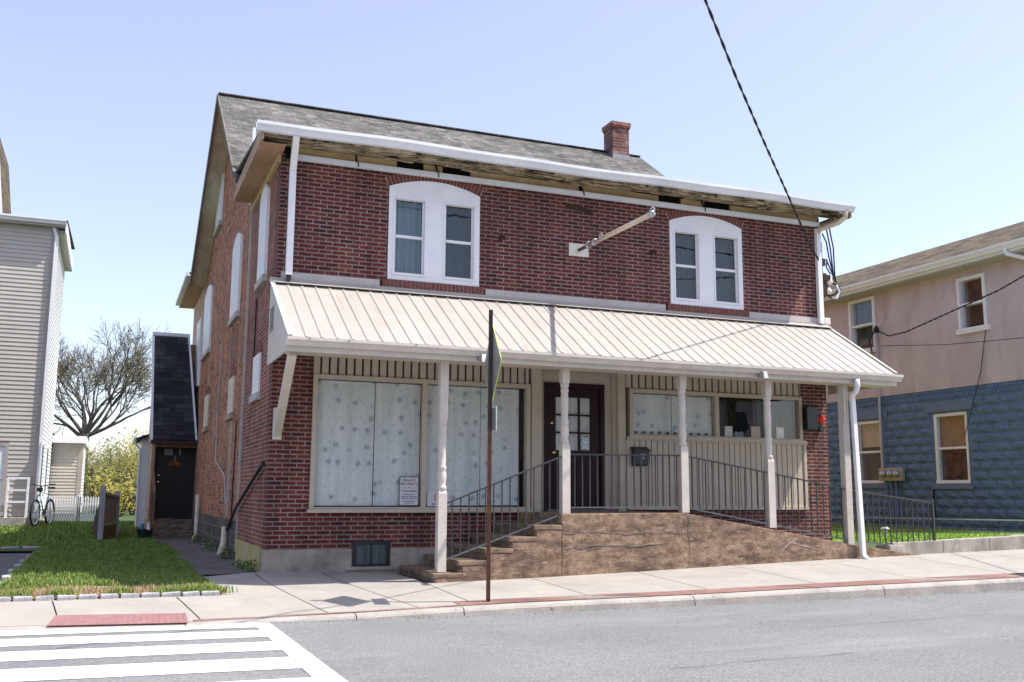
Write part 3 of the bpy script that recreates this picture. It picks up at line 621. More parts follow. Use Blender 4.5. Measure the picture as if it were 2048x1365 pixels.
b = MB(); b.box(-.3, 9.27, -.5, -.02, 5.755, 5.76); b.build('eave_void', 'black', BB)
b = MB()
for xa, xb in ((.18, 1.62), (2.02, 2.3), (2.74, 4.5), (4.56, 5.9), (6.32, 6.75), (7.25, 9.0)): b.box(xa, xb, -.055, -.012, 5.60, 5.715)
b.build('frieze_boards', 'yellow_wood', BB)
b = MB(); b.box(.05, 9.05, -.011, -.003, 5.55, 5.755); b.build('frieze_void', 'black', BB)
b = MB(); b.box(.14, 8.99, -.10, -.012, 5.54, 5.59); b.box(.13, 9.0, -.115, -.10, 5.525, 5.60); b.build('light_channel', 'gutter', BB)
b = MB()
for x in (1.02, 2.2, 4.53, 6.7):
    b = MB(); b.bar((x, -.06, 5.72), (x, -.125, 5.60), .02, .02); b.bar((x + .02, -.122, 5.60), (x + .03, -.12, 5.53), .012, .012); b.build('channel_bracket', 'cable', BB)
# gutter: K profile swept with a slight sag
def gutter(mb, xs, y, zf, h=.12, d=.12):
    pr = [(0, 0), (0, -h), (-d * .55, -h), (-d * .75, -h * .6), (-d, -h * .35), (-d, 0), (-d * .9, 0), (-d * .9, -h * .3), (-.012, -h * .85), (-.012, 0)]
    n = len(pr); vs = [(x, y + a, zf(x) + b) for x in xs for a, b in pr]; fs = []
    for i in range(len(xs) - 1):
        for k in range(n): fs.append((i * n + k, i * n + (k + 1) % n, (i + 1) * n + (k + 1) % n, (i + 1) * n + k))
    fs += [tuple(range(n)), tuple((len(xs) - 1) * n + k for k in range(n - 1, -1, -1))]
    return mb.add(vs, fs)
gx = [-.42 + 9.74 * i / 24 for i in range(25)]
gm = MB(); gutter(gm, gx, -.53, lambda x: 5.815 + .012 * math.sin(x * 1.1) - .006 * math.sin(x * 3.1)); gm.build('roof_gutter', 'gutter', BB)
# downspouts
b = MB(); b.box(.10, .19, -.16, -.09, 3.9, 5.35); b.hexa([(.10, -.16, 5.35), (.19, -.16, 5.35), (.19, -.09, 5.35), (.10, -.09, 5.35), (.06, -.58, 5.72), (.15, -.58, 5.72), (.15, -.51, 5.72), (.06, -.51, 5.72)])
b.build('downspout', 'vinyl', BB, bevel=.01)
b = MB(); b.box(.115, .175, -.15, -.1, 3.83, 3.9); b.build('downspout_boot', 'plastic', BB)
b = MB(); b.box(8.94, 9.03, -.10, -.03, 3.86, 5.5); b.build('downspout', 'vinyl', BB, bevel=.01)
b = MB(); b.tube([(9.16, -.58, 5.70), (9.17, -.56, 5.6), (9.12, -.45, 5.53), (9.0, -.12, 5.48), (8.985, -.065, 5.42)], .045, 8); b.build('downspout_elbow', 'cream', BB, smooth=True)
# concrete band
b = MB(); b.box(.06, 1.42, -.03, -.002, 3.80, 3.965); b.box(3.0, 6.02, -.03, -.002, 3.80, 3.965); b.box(7.58, 9.07, -.03, -.002, 3.80, 3.965); b.box(1.42, 3.0, -.024, -.002, 3.80, 3.86); b.box(6.02, 7.58, -.024, -.002, 3.80, 3.86); b.build('concrete_band', 'band', BB)
# upper windows
def arch_poly(x0, x1, zs, rise, n=16):
    return [(lerp(i / n, x0, x1), zs + rise * (1 - (2 * i / n - 1) ** 2)) for i in range(n + 1)]
def upper_window(a, b, drape_l, drape_r):
    zb, zs, rise = 3.99, 5.345, .14
    m = (a + b) / 2; wd = (b - a)
    g = MB(); y0, y1 = -.022, .09
    fl = [(a, a + .09), (m - .155, m + .155), (b - .09, b)]
    for p, q in fl: g.box(p, q, y0, y1, zb + .095, 5.19)
    g.box(a, b, y0, y1, zb, zb + .095)
    g.prism([(x, y0, z) for x, z in [(b, 5.19), (a, 5.19)] + arch_poly(a, b, zs, rise)], (0, y1 - y0, 0))
    fr = g.build('window_frame', 'white', BB, bevel=.004)
    for k, (p, q, dm) in enumerate(((a + .09, m - .155, drape_l), (m + .155, b - .09, drape_r))):
        t = MB()
        t.box(p, q, -.034, -.022, 5.17, 5.205); t.box(p - .03, p, -.03, -.022, zb + .1, 5.18); t.box(q, q + .03, -.03, -.022, zb + .1, 5.18); t.box(p - .03, q + .03, -.036, -.022, zb + .07, zb + .1)
        t.build('window_trim', 'vinyl', fr, bevel=.003)
        s = MB(); w = .024; za, zc, zm = zb + .095, 5.19, 4.63
        s.box(p, p + w, .02, .05, za, zc); s.box(q - w, q, .02, .05, za, zc); s.box(p + w, q - w, .02, .05, za, za + w); s.box(p + w, q - w, .02, .05, zc - w, zc); s.box(p + w, q - w, .008, .05, zm - .02, zm + .02)
        s.build('sash', 'vinyl', fr, bevel=.003)
        gl = MB(); gl.quad((p + w, .032, za + w), (q - w, .032, za + w), (q - w, .032, zm - .02), (p + w, .032, zm - .02)); gl.quad((p + w, .042, zm + .02), (q - w, .042, zm + .02), (q - w, .042, zc - w), (p + w, .042, zc - w)); gl.build('pane', 'glass_dark', fr)
        curtain(p + .005, q - .005, za, zc, .16, dm, fr, per=.11, amp=.018, ph=k)
    r = MB(); r.box(a + .07, b - .07, .2, .21, 4.0, 5.25); r.build('dark_lining', 'dark_room', fr)
    # soldier course arch and rowlock sill
    s = MB(); n = 26; R = arch_poly(a - .0, b + .0, zs + .004, rise, n)
    for i in range(n):
        (xa, za), (xb, zb2) = R[i], R[i + 1]; ta = (i / n - .5) * .12; tb = ((i + 1) / n - .5) * .12
        g1 = .008
        s.hexa([(xa + g1, -.012, za), (xb - g1, -.012, zb2), (xb - g1, .0, zb2), (xa + g1, .0, za), (xa + ta + g1, -.012, za + .13), (xb + tb - g1, -.012, zb2 + .13), (xb + tb - g1, 0, zb2 + .13), (xa + ta + g1, 0, za + .13)])
    s.build('brick_arch', 'brick_soldier', BB)
    s = MB(); s.prism([(x, -.004, z) for x, z in [(b + .06, zs + .1), (b, zs)] + [(x, z) for x, z in reversed(R)][1:-1] + [(a, zs), (a - .06, zs + .1)] + [(x - .0 + (x - m) * .09, z + .125) for x, z in R]], (0, .003, 0)); s.build('arch_mortar', 'mortar', BB)
    s = MB(); x = a - .08
    while x < b + .06: s.box(x, x + .05, -.05, 0.03, 3.865, 3.985); x += .0605
    s.build('brick_sill', 'brick_sill', BB, bevel=.005)
    s = MB(); s.box(a - .08, b + .06, -.042, .03, 3.87, 3.98); s.build('sill_mortar', 'mortar', BB)
upper_window(*UW[0], 'sky_reflection', 'drape'); upper_window(*UW[1], 'drape', 'drape')  # leftmost sash gets the sky's reflection painted on its cloth
# storefront -----------------------------------------------------------
def batten(mb, dark, x0, x1, z0, z1, y, step=.135, gap=.02, dep=.03):
    dark.box(x0, x1, y + dep * .9, y + dep, z0, z1)
    x = x0
    while x < x1 - .01:
        mb.box(x, min(x + step - gap, x1), y, y + dep, z0, z1); x += step
for q in ((.55, 3.70, 2.60, 2.88, .0, .115, .03), (5.31, 8.56, 2.63, 2.88, .0, .12, .03)):
    st = MB(); dk = MB(); batten(st, dk, *q); st.build('siding_battens', 'tan', BB); dk.build('siding_backing', 'tan_dark', BB)
st = MB(); dk = MB(); batten(st, dk, 5.33, 8.56, .85, 1.83, -.03, .1, .014); st.build('lower_battens', 'tan', BB); dk.build('siding_backing', 'tan_dark', BB)
b = MB(); b.box(5.30, 8.60, -.06, .05, .79, .85); b.box(5.30, 8.62, -.055, .05, 1.83, 1.885); b.box(8.55, 8.60, -.045, .05, .85, 1.83); b.box(5.285, 5.335, -.045, .05, .85, 1.83); b.build('siding_trim', 'tan', BB, bevel=.004)
def shop_window(x0, x1, z0, z1, mull, name='shop_window'):
    g = MB(); w = .06
    g.box(x0, x0 + w, -.03, .09, z0, z1); g.box(x1 - w, x1, -.03, .09, z0, z1); g.box(x0 + w, x1 - w, -.03, .09, z1 - w, z1); g.box(x0 + w, x1 - w, -.03, .09, z0, z0 + .03)
    for m in mull: g.box(m - .035, m + .035, -.015, .09, z0 + .03, z1 - w)
    g.box(x0 - .03, x1 + .03, -.075, .0, z0 - .045, z0)
    fr = g.build(name, 'tan', BB, bevel=.005)
    es = [x0 + w] + [v for m in mull for v in (m - .035, m + .035)] + [x1 - w]
    for i in range(0, len(es), 2):
        q = MB(); q.quad((es[i], .03, z0 + .03), (es[i + 1], .03, z0 + .03), (es[i + 1], .03, z1 - w), (es[i], .03, z1 - w)); q.build('pane', 'glass', fr)
    return fr
lw = shop_window(.55, 3.72, .80, 2.60, [2.125])
for xa, xb in ((.63, 1.42), (1.435, 2.085), (2.165, 2.98), (2.99, 3.585)): curtain(xa, xb, .845 + random.uniform(0, .015), 2.53, .09, 'floral', lw, per=.6, amp=.012, ph=xa * 3)
d = MB(); d.box(.55, 3.72, .3, .32, .8, 2.6); d.build('dark_lining', 'dark_room', lw)
rwn = shop_window(5.36, 8.56, 1.90, 2.62, [6.93])
for xa, xb in ((5.44, 6.15), (6.16, 6.885)): curtain(xa, xb, 1.935, 2.55, .09, 'floral', rwn, per=.5, amp=.008, ph=xa)
d = MB(); d.box(5.36, 8.56, .9, .92, 1.6, 2.7); d.box(5.36, 8.56, .1, .9, 1.85, 1.87); d.build('dark_lining', 'dark_room', rwn)
curtain(7.72, 8.46, 1.95, 2.55, .14, 'drape', rwn, per=.16, amp=.015)
b = MB()
for i in range(16):
    x = 7.3 + random.uniform(-.02, .28) if i < 9 else random.uniform(7.95, 8.45); b.lathe((x, .14 + random.uniform(0, .06), 1.92), [(.018, 0), (.026, .03), (.02, .06 + random.uniform(0, .05)), (.006, .11)], 6)
b.build('sill_trinkets', 'pale_glass', rwn)
b = MB()
for i in range(10): x = 5.5 + i * .14; b.lathe((x, .055, 1.935), [(.02, 0), (.03, .02), (.012, .045)], 6)
b.build('sill_trinkets', 'drape', rwn)
for xa, xb, za, zb, mt in ((7.10, 7.245, 1.935, 2.10, 'card'), (7.60, 7.77, 1.935, 2.11, 'card_tan'), (8.09, 8.235, 1.935, 2.11, 'card')):
    o = MB(); o.box(xa, xb, .042, .05, za, zb); o = o.build('notice_card', mt)
    tag(o, {7.10: 'grey white notice card at the left of the dark shop window', 7.60: 'tan square notice card in the middle of the dark shop window', 8.09: 'white notice card at the right of the dark shop window'}[xa], 'notice card', 'notice cards in the shop window')
    if mt == 'card': q = MB(); q.box(xa + .04, xb - .04, .036, .042, zb - .09, zb - .04); q.build('printed_patch', 'paperwhite', o)
# entry
for q in ((3.74, 3.90), (5.16, 5.29)): b = MB(); b.box(*q, -.02, .1, .76, 2.88); b.build('pilaster', 'tan', BB, bevel=.006)
b = MB(); b.box(3.90, 4.02, .10, .14, .76, 2.88); b.box(4.95, 5.16, .10, .14, .76, 2.88); b.box(4.02, 4.95, .10, .14, 2.66, 2.88); b.build('entry_panel', 'tan', BB)
for q in ((5.10, 5.16), (3.9, 3.93)): b = MB(); b.box(*q, .04, .1, .76, 2.88); b.build('entry_trim', 'tan', BB)
b = MB(); b.box(3.99, 4.06, .07, .15, .78, 2.66); b.box(4.91, 4.98, .07, .15, .78, 2.66); b.box(4.06, 4.91, .07, .15, 2.59, 2.66); b.build('door_frame', 'maroon', BB)
dz0, dz1 = .80, 2.59
b = MB(); hx = [(4.18, 4.76, 1.66, 2.45)]
wall_x(b, 4.06, 4.91, .10, .14, dz0, dz1, hx)
b.box(4.14, 4.45, .09, .10, .95, 1.5); b.box(4.52, 4.83, .09, .10, .95, 1.5)
door = b.build('front_door', 'maroon', BB, bevel=.004)
b = MB()
for i in (1, 2): x = lerp(i / 3, 4.18, 4.76); b.box(x - .012, x + .012, .098, .135, 1.66, 2.45)
for i in (1, 2): z = lerp(i / 3, 1.66, 2.45); b.box(4.18, 4.76, .1, .133, z - .012, z + .012)
b.build('muntins', 'maroon', door)
b = MB(); b.quad((4.18, .12, 1.66), (4.76, .12, 1.66), (4.76, .12, 2.45), (4.18, .12, 2.45)); b.build('pane', 'glass', door)
curtain(4.17, 4.77, 1.65, 2.46, .16, 'lace', door, per=.09, amp=.012)
b = MB(); b.lathe((4.12, .1, 1.62), [(.03, 0), (.03, -.01), (.012, -.015), (.012, -.04), (.03, -.05), (.032, -.07), (.02, -.085)], 12, (0, 1, 0)); b.build('door_knob', 'brass', door, smooth=True)
b = MB(); b.lathe((4.115, .1, 2.06), [(.025, 0), (.025, -.012), (.012, -.02)], 12, (0, 1, 0)); b.build('deadbolt', 'brass', door)
b = MB(); b.box(4.60, 4.73, .112, .117, 1.68, 1.86); b.build('door_sticker', 'sticker', door)
b = MB(); b.box(3.99, 4.98, -.02, .15, .765, .80); b.build('door_sill', 'iron_bright', BB)
# basement window
b = MB(); b.box(1.14, 1.20, -.045, .02, .05, .38); b.box(1.60, 1.66, -.045, .02, .05, .38); b.box(1.20, 1.60, -.045, .02, .33, .38); b.box(1.20, 1.60, -.045, .02, .05, .08); b.box(1.385, 1.415, -.042, .02, .08, .33); bw = b.build('basement_window', 'plastic', BB)
b = MB(); b.box(1.2, 1.6, -.037, -.0355, .08, .33); b.build('pane', 'drape', bw)
b = MB(); b.box(1.06, 1.74, -.06, -.034, .0, .045); b.build('basement_sill', 'found', BB, bevel=.01)
# awning ------------------------------------------------------------------
ya, za, yb, zb = -.0, 3.835, -1.68, 2.845
AX0, AX1 = -.07, 9.14
aw = MB(); dn = V((0, yb - ya, zb - za)).normalized(); nrm = V((0, -dn.z, dn.y)); nrm = nrm if nrm.z > 0 else -nrm
A0 = V((0, ya, za)); B0 = V((0, yb - .02, zb - .012))
pts = []
x = AX0; pr = []
while x < AX1:
    for dx, h in ((0, 0), (.012, .02), (.032, .02), (.044, 0)):
        if x + dx <= AX1: pr.append((x + dx, h))
    x += .187
pr.append((AX1, 0))
vs = []; fs = []
for xx, h in pr:
    for P in (A0, B0): q = P + nrm * h * .6; vs.append((xx - (P.y < -1) * .0135 * xx, q.y, q.z))
for xx, h in pr:
    for P in (A0, B0): q = P - nrm * .012; vs.append((xx - (P.y < -1) * .0135 * xx, q.y, q.z))
n = len(pr)
for i in range(n - 1): fs += [(2 * i, 2 * i + 2, 2 * i + 3, 2 * i + 1), (2 * n + 2 * i, 2 * n + 2 * i + 1, 2 * n + 2 * i + 3, 2 * n + 2 * i + 2), (2 * i + 1, 2 * i + 3, 2 * n + 2 * i + 3, 2 * n + 2 * i + 1)]
fs += [(0, 1, 2 * n + 1, 2 * n), (2 * n - 2, 2 * n - 1, 4 * n - 1, 4 * n - 2)]
aw.add(vs, fs); awn = aw.build('awning_roof', 'awning', BB)
b = MB(); b.box(AX0 - .01, AX1 + .01, -.06, -.003, za - .01, za + .035); slab(b, (AX0, -.01, za + .035), (AX0, -.16, za - .045), (AX1, -.16, za - .045), (AX1, -.01, za + .035), .008); b.build('awning_flashing', 'awning', BB)
for xe in (AX0, AX1 - .02):
    xo = xe if xe < 0 else xe - .125
    b = MB(); b.prism([(xe, -.002, za - .03), (xo, yb + .04, zb - .03), (xo, yb + .04, 2.68), (xe, -.002, 2.68)], (.02, 0, 0)); side = b.build('awning_side', 'beige' if xe < 0 else 'tan', BB)
    b = MB(); b.bar((xe + .01, -.0, za + .012), (xo + .01, yb - .02, zb), .05, .03); b.build('awning_trim', 'gutter' if xe < 0 else 'awning', BB)
    if xe < 0:
        b = MB()
        for k in range(8): z = 3.1 + k * .042; b.hexa([(xe - .012, -.42, z), (xe - .012, -.12, z), (xe, -.12, z), (xe, -.42, z), (xe - .003, -.42, z + .035), (xe - .003, -.12, z + .035), (xe, -.12, z + .035), (xe, -.42, z + .035)])
        b.build('louvre_vent', 'sign_back', side)
b = MB(); b.box(AX0 + .03, AX1 - .16, yb + .18, -.01, 2.845, 2.86); b.build('porch_ceiling', 'shade_soffit', BB)
b = MB(); b.box(AX0 + .02, AX1 - .14, -1.655, -1.32, 2.66, 2.80); b.build('porch_beam', 'tan', BB, bevel=.005)
b = MB(); b.box(AX0 + .0, AX1 - .12, -1.675, -1.66, 2.66, 2.835); b.build('porch_fascia', 'beige', BB)
gm = MB(); gutter(gm, [AX0 - .03 + i * (9.17 / 20) for i in range(21)], -1.675, lambda x: 2.822 + .004 * math.sin(x), .1, .1); gm.build('awning_gutter', 'beige', BB)
b = MB()
for x in (.15, .62, 1.45): b.box(x, x + .03, -1.785, -1.68, 2.822, 2.83)
b.build('gutter_straps', 'white', BB)
b = MB(); b.bar((-.0, -1.56, 2.66), (.09, -.07, 1.78), .1, .1); b.box(.035, .145, -.10, -.0, 1.70, 2.12); b.build('knee_brace', 'beige', BB, bevel=.006)
# turned porch columns
COLS = [(1.93, .065, 1.02, 1.95), (3.62, .768, 1.64, 2.5), (5.42, .778, 1.65, 2.5), (6.85, .565, 1.5, 2.46)]
CY = -1.41
for x, z0, zbse, zt in COLS:
    c = MB(); w = .056
    c.box(x - w, x + w, CY - w, CY + w, z0, zbse); c.hexa([(x - w, CY - w, zbse), (x + w, CY - w, zbse), (x + w, CY + w, zbse), (x - w, CY + w, zbse)] + [(x + i * .04, CY + j * .04, zbse + .05) for i, j in ((-1, -1), (1, -1), (1, 1), (-1, 1))])
    w2 = .052; c.box(x - w2, x + w2, CY - w2, CY + w2, zt, 2.66); c.hexa([(x + i * .04, CY + j * .04, zt - .05) for i, j in ((-1, -1), (1, -1), (1, 1), (-1, 1))] + [(x + i * w2, CY + j * w2, zt) for i, j in ((-1, -1), (1, -1), (1, 1), (-1, 1))])
    h = zt - zbse; P = [(.04, .03), (.06, .05), (.06, .08), (.045, .1), (.052, .14), (.058, .2), (.055, .25), (.046, .28), (.057, .3), (.057, .325), (.044, .35), (.05, .5), (.053, h * .62), (.05, h * .8), (.042, h - .16), (.055, h - .14), (.055, h - .11), (.043, h - .09), (.058, h - .07), (.058, h - .04), (.045, h - .02)]
    P = [(r, z) for r, z in P if z < h]; P.sort(key=lambda q: q[1]); c.lathe((x, CY, zbse), P, 20)
    o = c.build('porch_column', 'beige', BB)
    for p in o.data.polygons: p.use_smooth = len(p.vertices) == 4 and p.area < .004
b = MB(); b.box(8.165, 8.275, CY - .055, CY + .055, .30, 2.66); b.box(8.14, 8.165, CY - .12, CY + .0, 2.1, 2.66); b.build('porch_post', 'beige', BB, bevel=.005)
b = MB(); b.tube([(8.22, -1.73, 2.72), (8.23, -1.73, 2.62), (8.26, -1.66, 2.55), (8.27, -1.57, 2.5), (8.28, -1.545, 2.42)], .04, 10); b.build('downspout_elbow', 'white', BB, smooth=True)
b = MB(); b.hexa([(8.27, -1.63, .18), (8.34, -1.63, .18), (8.34, -1.57, .18), (8.27, -1.57, .18), (8.245, -1.58, 2.45), (8.315, -1.58, 2.45), (8.315, -1.52, 2.45), (8.245, -1.52, 2.45)]); b.hexa([(8.28, -1.68, .13), (8.35, -1.68, .13), (8.35, -1.62, .11), (8.28, -1.62, .11), (8.27, -1.63, .18), (8.34, -1.63, .18), (8.34, -1.57, .18), (8.27, -1.57, .18)])
b.build('downspout', 'vinyl', BB, bevel=.01)
# side windows (white boards in arched openings) and small vents
def side_win(y0, y1, z0, z1, arch=True, mat='white'):
    poly = [(y1, z0), (y0, z0)] + (arch_poly(y0, y1, z1 - .16, .16, 10) if arch else [(y0, z1), (y1, z1)])
    b = MB(); b.prism([(-.045, y, z) for y, z in poly], (.05, 0, 0)); fr = b.build('side_window', mat, BB)
    b = MB(); b.box(-.07, .02, y0 - .05, y1 + .05, z0 - .1, z0); b.build('window_sill', 'band' if z0 > 3.5 else 'brick_pale', BB)
    return fr
side_win(.90, 1.66, 4.1, 5.55); side_win(4.05, 5.25, 4.1, 5.6); side_win(8.1, 9.25, 6.75, 7.95); side_win(9.3, 11.0, 4.15, 5.7)
for y0, y1, z0, z1 in ((1.08, 1.75, 2.42, 3.0), (4.2, 5.0, 2.36, 3.0), (8.9, 9.8, 2.4, 3.1)):
    b = MB(); b.box(-.03, .02, y0, y1, z0, z1); b.build('vent_window', 'cream' if y0 > 2 else 'white', BB)
    b = MB(); b.box(-.06, .02, y0 - .06, y1 + .06, z0 - .1, z0); b.build('window_sill', 'brick_pale' if y0 > 2 else 'band', BB)
    b = MB(); b.prism([(-.012, y, z) for y, z in arch_poly(y0 - .1, y1 + .1, z1 + .02, .2, 10)], (.014, 0, 0)); b.build('brick_arch', 'brick_soldier', BB)
# pipes and cables on the side wall
b = MB(); b.tube([(-.03, .25, 1.40), (-.06, .4, 1.32), (-.07, 2.6, .8), (-.07, 3.9, .38), (-.08, 4.2, .2)], .025, 8); b.build('black_drain_pipe', 'plastic', BB, smooth=True)
b = MB(); b.tube([(-.09, 3.85, .45), (-.1, 3.82, .2), (-.14, 3.7, .1), (-.2, 3.35, .05)], .055, 10); b.build('white_drain_pipe', 'cream', BB, smooth=True)
b = MB(); b.tube([(-.08, 9.5, .95), (-.08, 9.5, .1), (-.14, 9.3, .0)], .05, 10); b.build('white_drain_pipe', 'cream', BB, smooth=True)
b = MB(); b.tube([(-.02, 6.4, 3.9), (-.02, 6.9, 2.6), (-.02, 6.7, 1.6), (-.02, 5.0, 1.3), (-.02, 4.6, .8)], .012, 6); b.build('wall_cable', 'cable_w', BB)
b = MB(); b.tube([(-.02, 1.75, 3.9), (-.02, 1.78, 2.5)], .012, 6); b.build('wall_cable', 'cable', BB)
b = MB(); b.tube([(-.02, 3.6, 2.2), (-.02, 3.7, .5)], .012, 6); b.build('wall_cable', 'cable', BB)
b = MB(); b.box(-.09, -.04, 2.62, 2.72, 5.62, 6.9); b.build('corner_downspout', 'vinyl', BB)
# rear wing
b = MB(); b.box(.03, W, 11.4, 15.4, .0, 6.1); b.build('wing_wall', 'brick_pale', BB)
b = MB(); b.box(-.33, W, 11.45, 15.7, 6.12, 6.15); b.build('wing_soffit', 'ply', BB)
b = MB(); b.box(-.36, -.33, 11.43, 15.7, 6.12, 6.27); b.build('wing_fascia', 'fascia_wood', BB)
b = MB(); b.box(-.46, -.36, 11.43, 15.7, 6.18, 6.28); b.build('wing_gutter', 'gutter', BB)
b = MB(); slab(b, (-.4, 11.43, 6.27), (W, 11.43, 6.6), (W, 15.7, 6.6), (-.4, 15.7, 6.27), .05); b.build('wing_roof', 'roof', BB)
b = MB(); b.box(-.02, .05, 12.2, 13.3, 3.6, 5.3); b.build('wing_window', 'white', BB)

# ------------------------------------------------------------------ entry annex beside the rear wing
EA = thing('entry_annex', 'narrow entry annex with tall black shingle roof and black door in the side yard', 'annex', (-.5, 12, -.04))
b = MB(); slab(b, (-1.0, 11.55, 2.22), (-.02, 11.55, 2.22), (-.22, 13.0, 4.9), (-1.06, 13.0, 4.9), .06); b.build('roof', 'roof_dark', EA)
b = MB(); slab(b, (-1.04, 11.52, 2.22), (-1.0, 11.52, 2.22), (-1.05, 13.02, 4.94), (-1.1, 13.02, 4.94), .12); slab(b, (-.04, 11.5, 2.24), (.0, 11.5, 2.24), (-.2, 13.02, 4.96), (-.25, 13.02, 4.96), .1); b.bar((-1.1, 13.02, 4.95), (-.2, 13.02, 4.95), .08, .08); b.build('roof_trim', 'gutter', EA)
b = MB(); b.box(-1.04, .0, 11.45, 11.58, 2.12, 2.2); b.build('eave_board', 'rust_and_shade', EA)
b = MB(); b.box(-.98, .0, 11.62, 11.7, 2.05, 2.12); b.build('door_head', 'brown_wood', EA)
b = MB(); b.box(-1.0, -.93, 11.6, 13.6, -.04, 2.2); b.prism([(-1.02, 11.6, 2.2), (-1.02, 13.6, 2.2), (-1.02, 13.6, 4.9), (-1.02, 13.05, 4.8)], (.06, 0, 0)); b.build('side_wall', 'fascia_wood', EA)
b = MB(); b.box(-.9, .03, 13.55, 13.6, .3, 4.8); b.build('rear_wall', 'fascia_wood', EA)
b = MB(); b.box(-.93, .02, 12.15, 12.2, .36, 2.12)
for x0 in (-.80, -.42):
    for z0, z1 in ((.5, 1.05), (1.15, 1.75)): b.box(x0, x0 + .3, 12.135, 12.15, z0, z1)
dr = b.build('entry_door', 'black_door', EA)
b = MB(); b.box(-.70, -.51, 12.12, 12.135, 1.88, 2.03); b.box(-.36, -.32, 12.12, 12.135, 1.88, 2.03); b.build('door_pane', 'pale_glass', dr)
b = MB()
for dx, dz in ((-.1, 0), (0, .035), (.09, 0)):
    for k in range(9): t = 2 * PI * k / 9; b.lathe((-.45 + dx + .035 * math.cos(t), 12.09, 1.66 + dz + .035 * math.sin(t)), [(.0, -.02), (.022, 0), (.0, .02)], 6)
b.build('flower_wreath', 'orange', dr)
b = MB(); b.tube([(-.45, 12.1, 1.72), (-.45, 12.11, 1.86)], .008, 6); b.build('wreath_hanger', 'white', dr)
b = MB(); b.lathe((-.8, 12.135, 1.24), [(.035, 0), (.02, -.03), (.035, -.05), (.02, -.07)], 10, (0, 1, 0)); b.lathe((-.8, 12.135, 1.4), [(.03, 0), (.02, -.02)], 10, (0, 1, 0)); b.build('door_knob', 'brass', dr)
for k, (y, z) in enumerate(((11.65, .36), (11.35, .24), (11.05, .1))):
    b = MB(); b.box(-.92, .0, y, 12.2 if k == 0 else y + .32, -.2, z); b.build('step', 'step', EA, bevel=.012)
b = MB(); b.box(-.8, -.42, 11.7, 12.1, .36, .385); b.build('door_mat', 'brown_wood', EA)
b = MB(); b.bar((-.95, 11.6, 1.5), (-.92, 10.9, .98), .05, .06); b.bar((-.92, 10.9, 1.0), (-.92, 10.9, -.05), .05, .05); b.bar((-.95, 11.62, 1.55), (-.95, 11.62, .3), .05, .05); b.build('hand_rail', 'brown_wood', EA)

# white shed behind the annex
SH = thing('white_shed', 'white painted lean-to shed showing as a strip beside the entry annex', 'shed', (-.8, 14.6, 0))
b = MB(); b.box(-1.17, -.4, 14, 16, -.05, 2.45); b.build('wall', 'siding_w', SH)
b = MB(); slab(b, (-1.32, 13.8, 2.35), (-.3, 13.8, 2.75), (-.3, 16.2, 2.75), (-1.32, 16.2, 2.35), .06); b.build('roof', 'roof_dark', SH)
b = MB(); b.box(-1.36, -1.3, 13.8, 16.2, 2.3, 2.38); b.tube([(-1.33, 13.86, 2.3), (-1.32, 13.87, 2.2), (-1.2, 13.9, 2.08), (-1.19, 13.93, .05)], .03, 8); b.build('downspout', 'gutter', SH)

# ------------------------------------------------------------------ concrete steps and ramp
RM = thing('concrete_ramp', 'stained brown concrete stoop with steps at one end and a ramp at the other', 'ramp', (5.5, -.85, -.1))
FY = -1.53
fx_ = lambda x: x + .045 + .012 * (x - 1.78)
b = MB(); prof = [(3.46, -.3), (3.46, .765), (5.27, .775), (6.66, .55), (8.05, .315), (9.3, .155), (9.75, .11), (9.75, -.3)]
b.prism([(fx_(x), FY, z) for x, z in prof], (0, 1.48, 0)); b.build('ramp_body', 'ramp', RM, bevel=.015)
for k, (x0, z) in enumerate(((1.77, .05), (2.10, .195), (2.44, .335), (2.76, .475), (3.1, .62))):
    x1 = [2.14, 2.47, 2.79, 3.12, 3.46][k]
    x0, x1 = fx_(x0), fx_(x1)
    b = MB(); b.box(x0, x1 if k else 2.35, FY + .004 * k if k else FY - .0, -.05, -.3, z - .0)
    b.box(x0 - .025, x1, FY - .012, -.05, z - .055, z + .006)
    b.build('step', 'step' if k else 'step', RM, bevel=.016)
b = MB(); b.box(2.36, 3.51, FY + .02, -.06, -.3, .18); b.box(2.56, 3.51, FY + .02, -.06, .18, .32); b.box(2.86, 3.51, FY + .02, -.06, .32, .46); b.box(3.19, 3.51, FY + .022, -.06, .46, .6); b.build('step_core', 'ramp', RM)
for k, (pts, w) in enumerate((([(2.9, .30), (3.3, .335), (3.7, .33), (4.1, .36), (4.6, .35), (5.2, .37)], .012), ([(3.5, .515), (4.0, .53), (4.5, .50), (5.0, .515), (5.5, .50)], .008), ([(2.72, .24), (2.75, .15), (2.74, .06), (2.79, -.07)], .012), ([(5.42, .74), (5.40, .5), (5.43, .25), (5.41, .04)], .008), ([(7.2, .42), (7.0, .30), (6.9, .22)], .008), ([(7.1, .36), (7.4, .30), (7.5, .27)], .006))):
    b = MB(); P = []
    for (xa, za_), (xb, zb_) in zip(pts, pts[1:]):
        for i in range(6): t_ = i / 6; P.append((lerp(t_, xa, xb) + random.uniform(-.012, .012), FY - .0, lerp(t_, za_, zb_) + random.uniform(-.012, .012)))
    b.tube(P, [w * random.uniform(.3, .8) for _ in P], 5); b.build('crack', 'walk_dark' if k != 4 and k != 5 else 'band', RM)
# front cheek: the flush concrete face below the treads
b = MB(); b.prism([(fx_(x), FY - .006, z) for x, z in [(1.79, -.3), (1.79, .045), (2.13, .045), (2.13, .13), (2.46, .13), (2.46, .275), (2.78, .275), (2.78, .415), (3.11, .415), (3.11, .56), (3.45, .56), (3.45, -.3)]], (0, .06, 0)); b.build('cheek', 'ramp', RM)

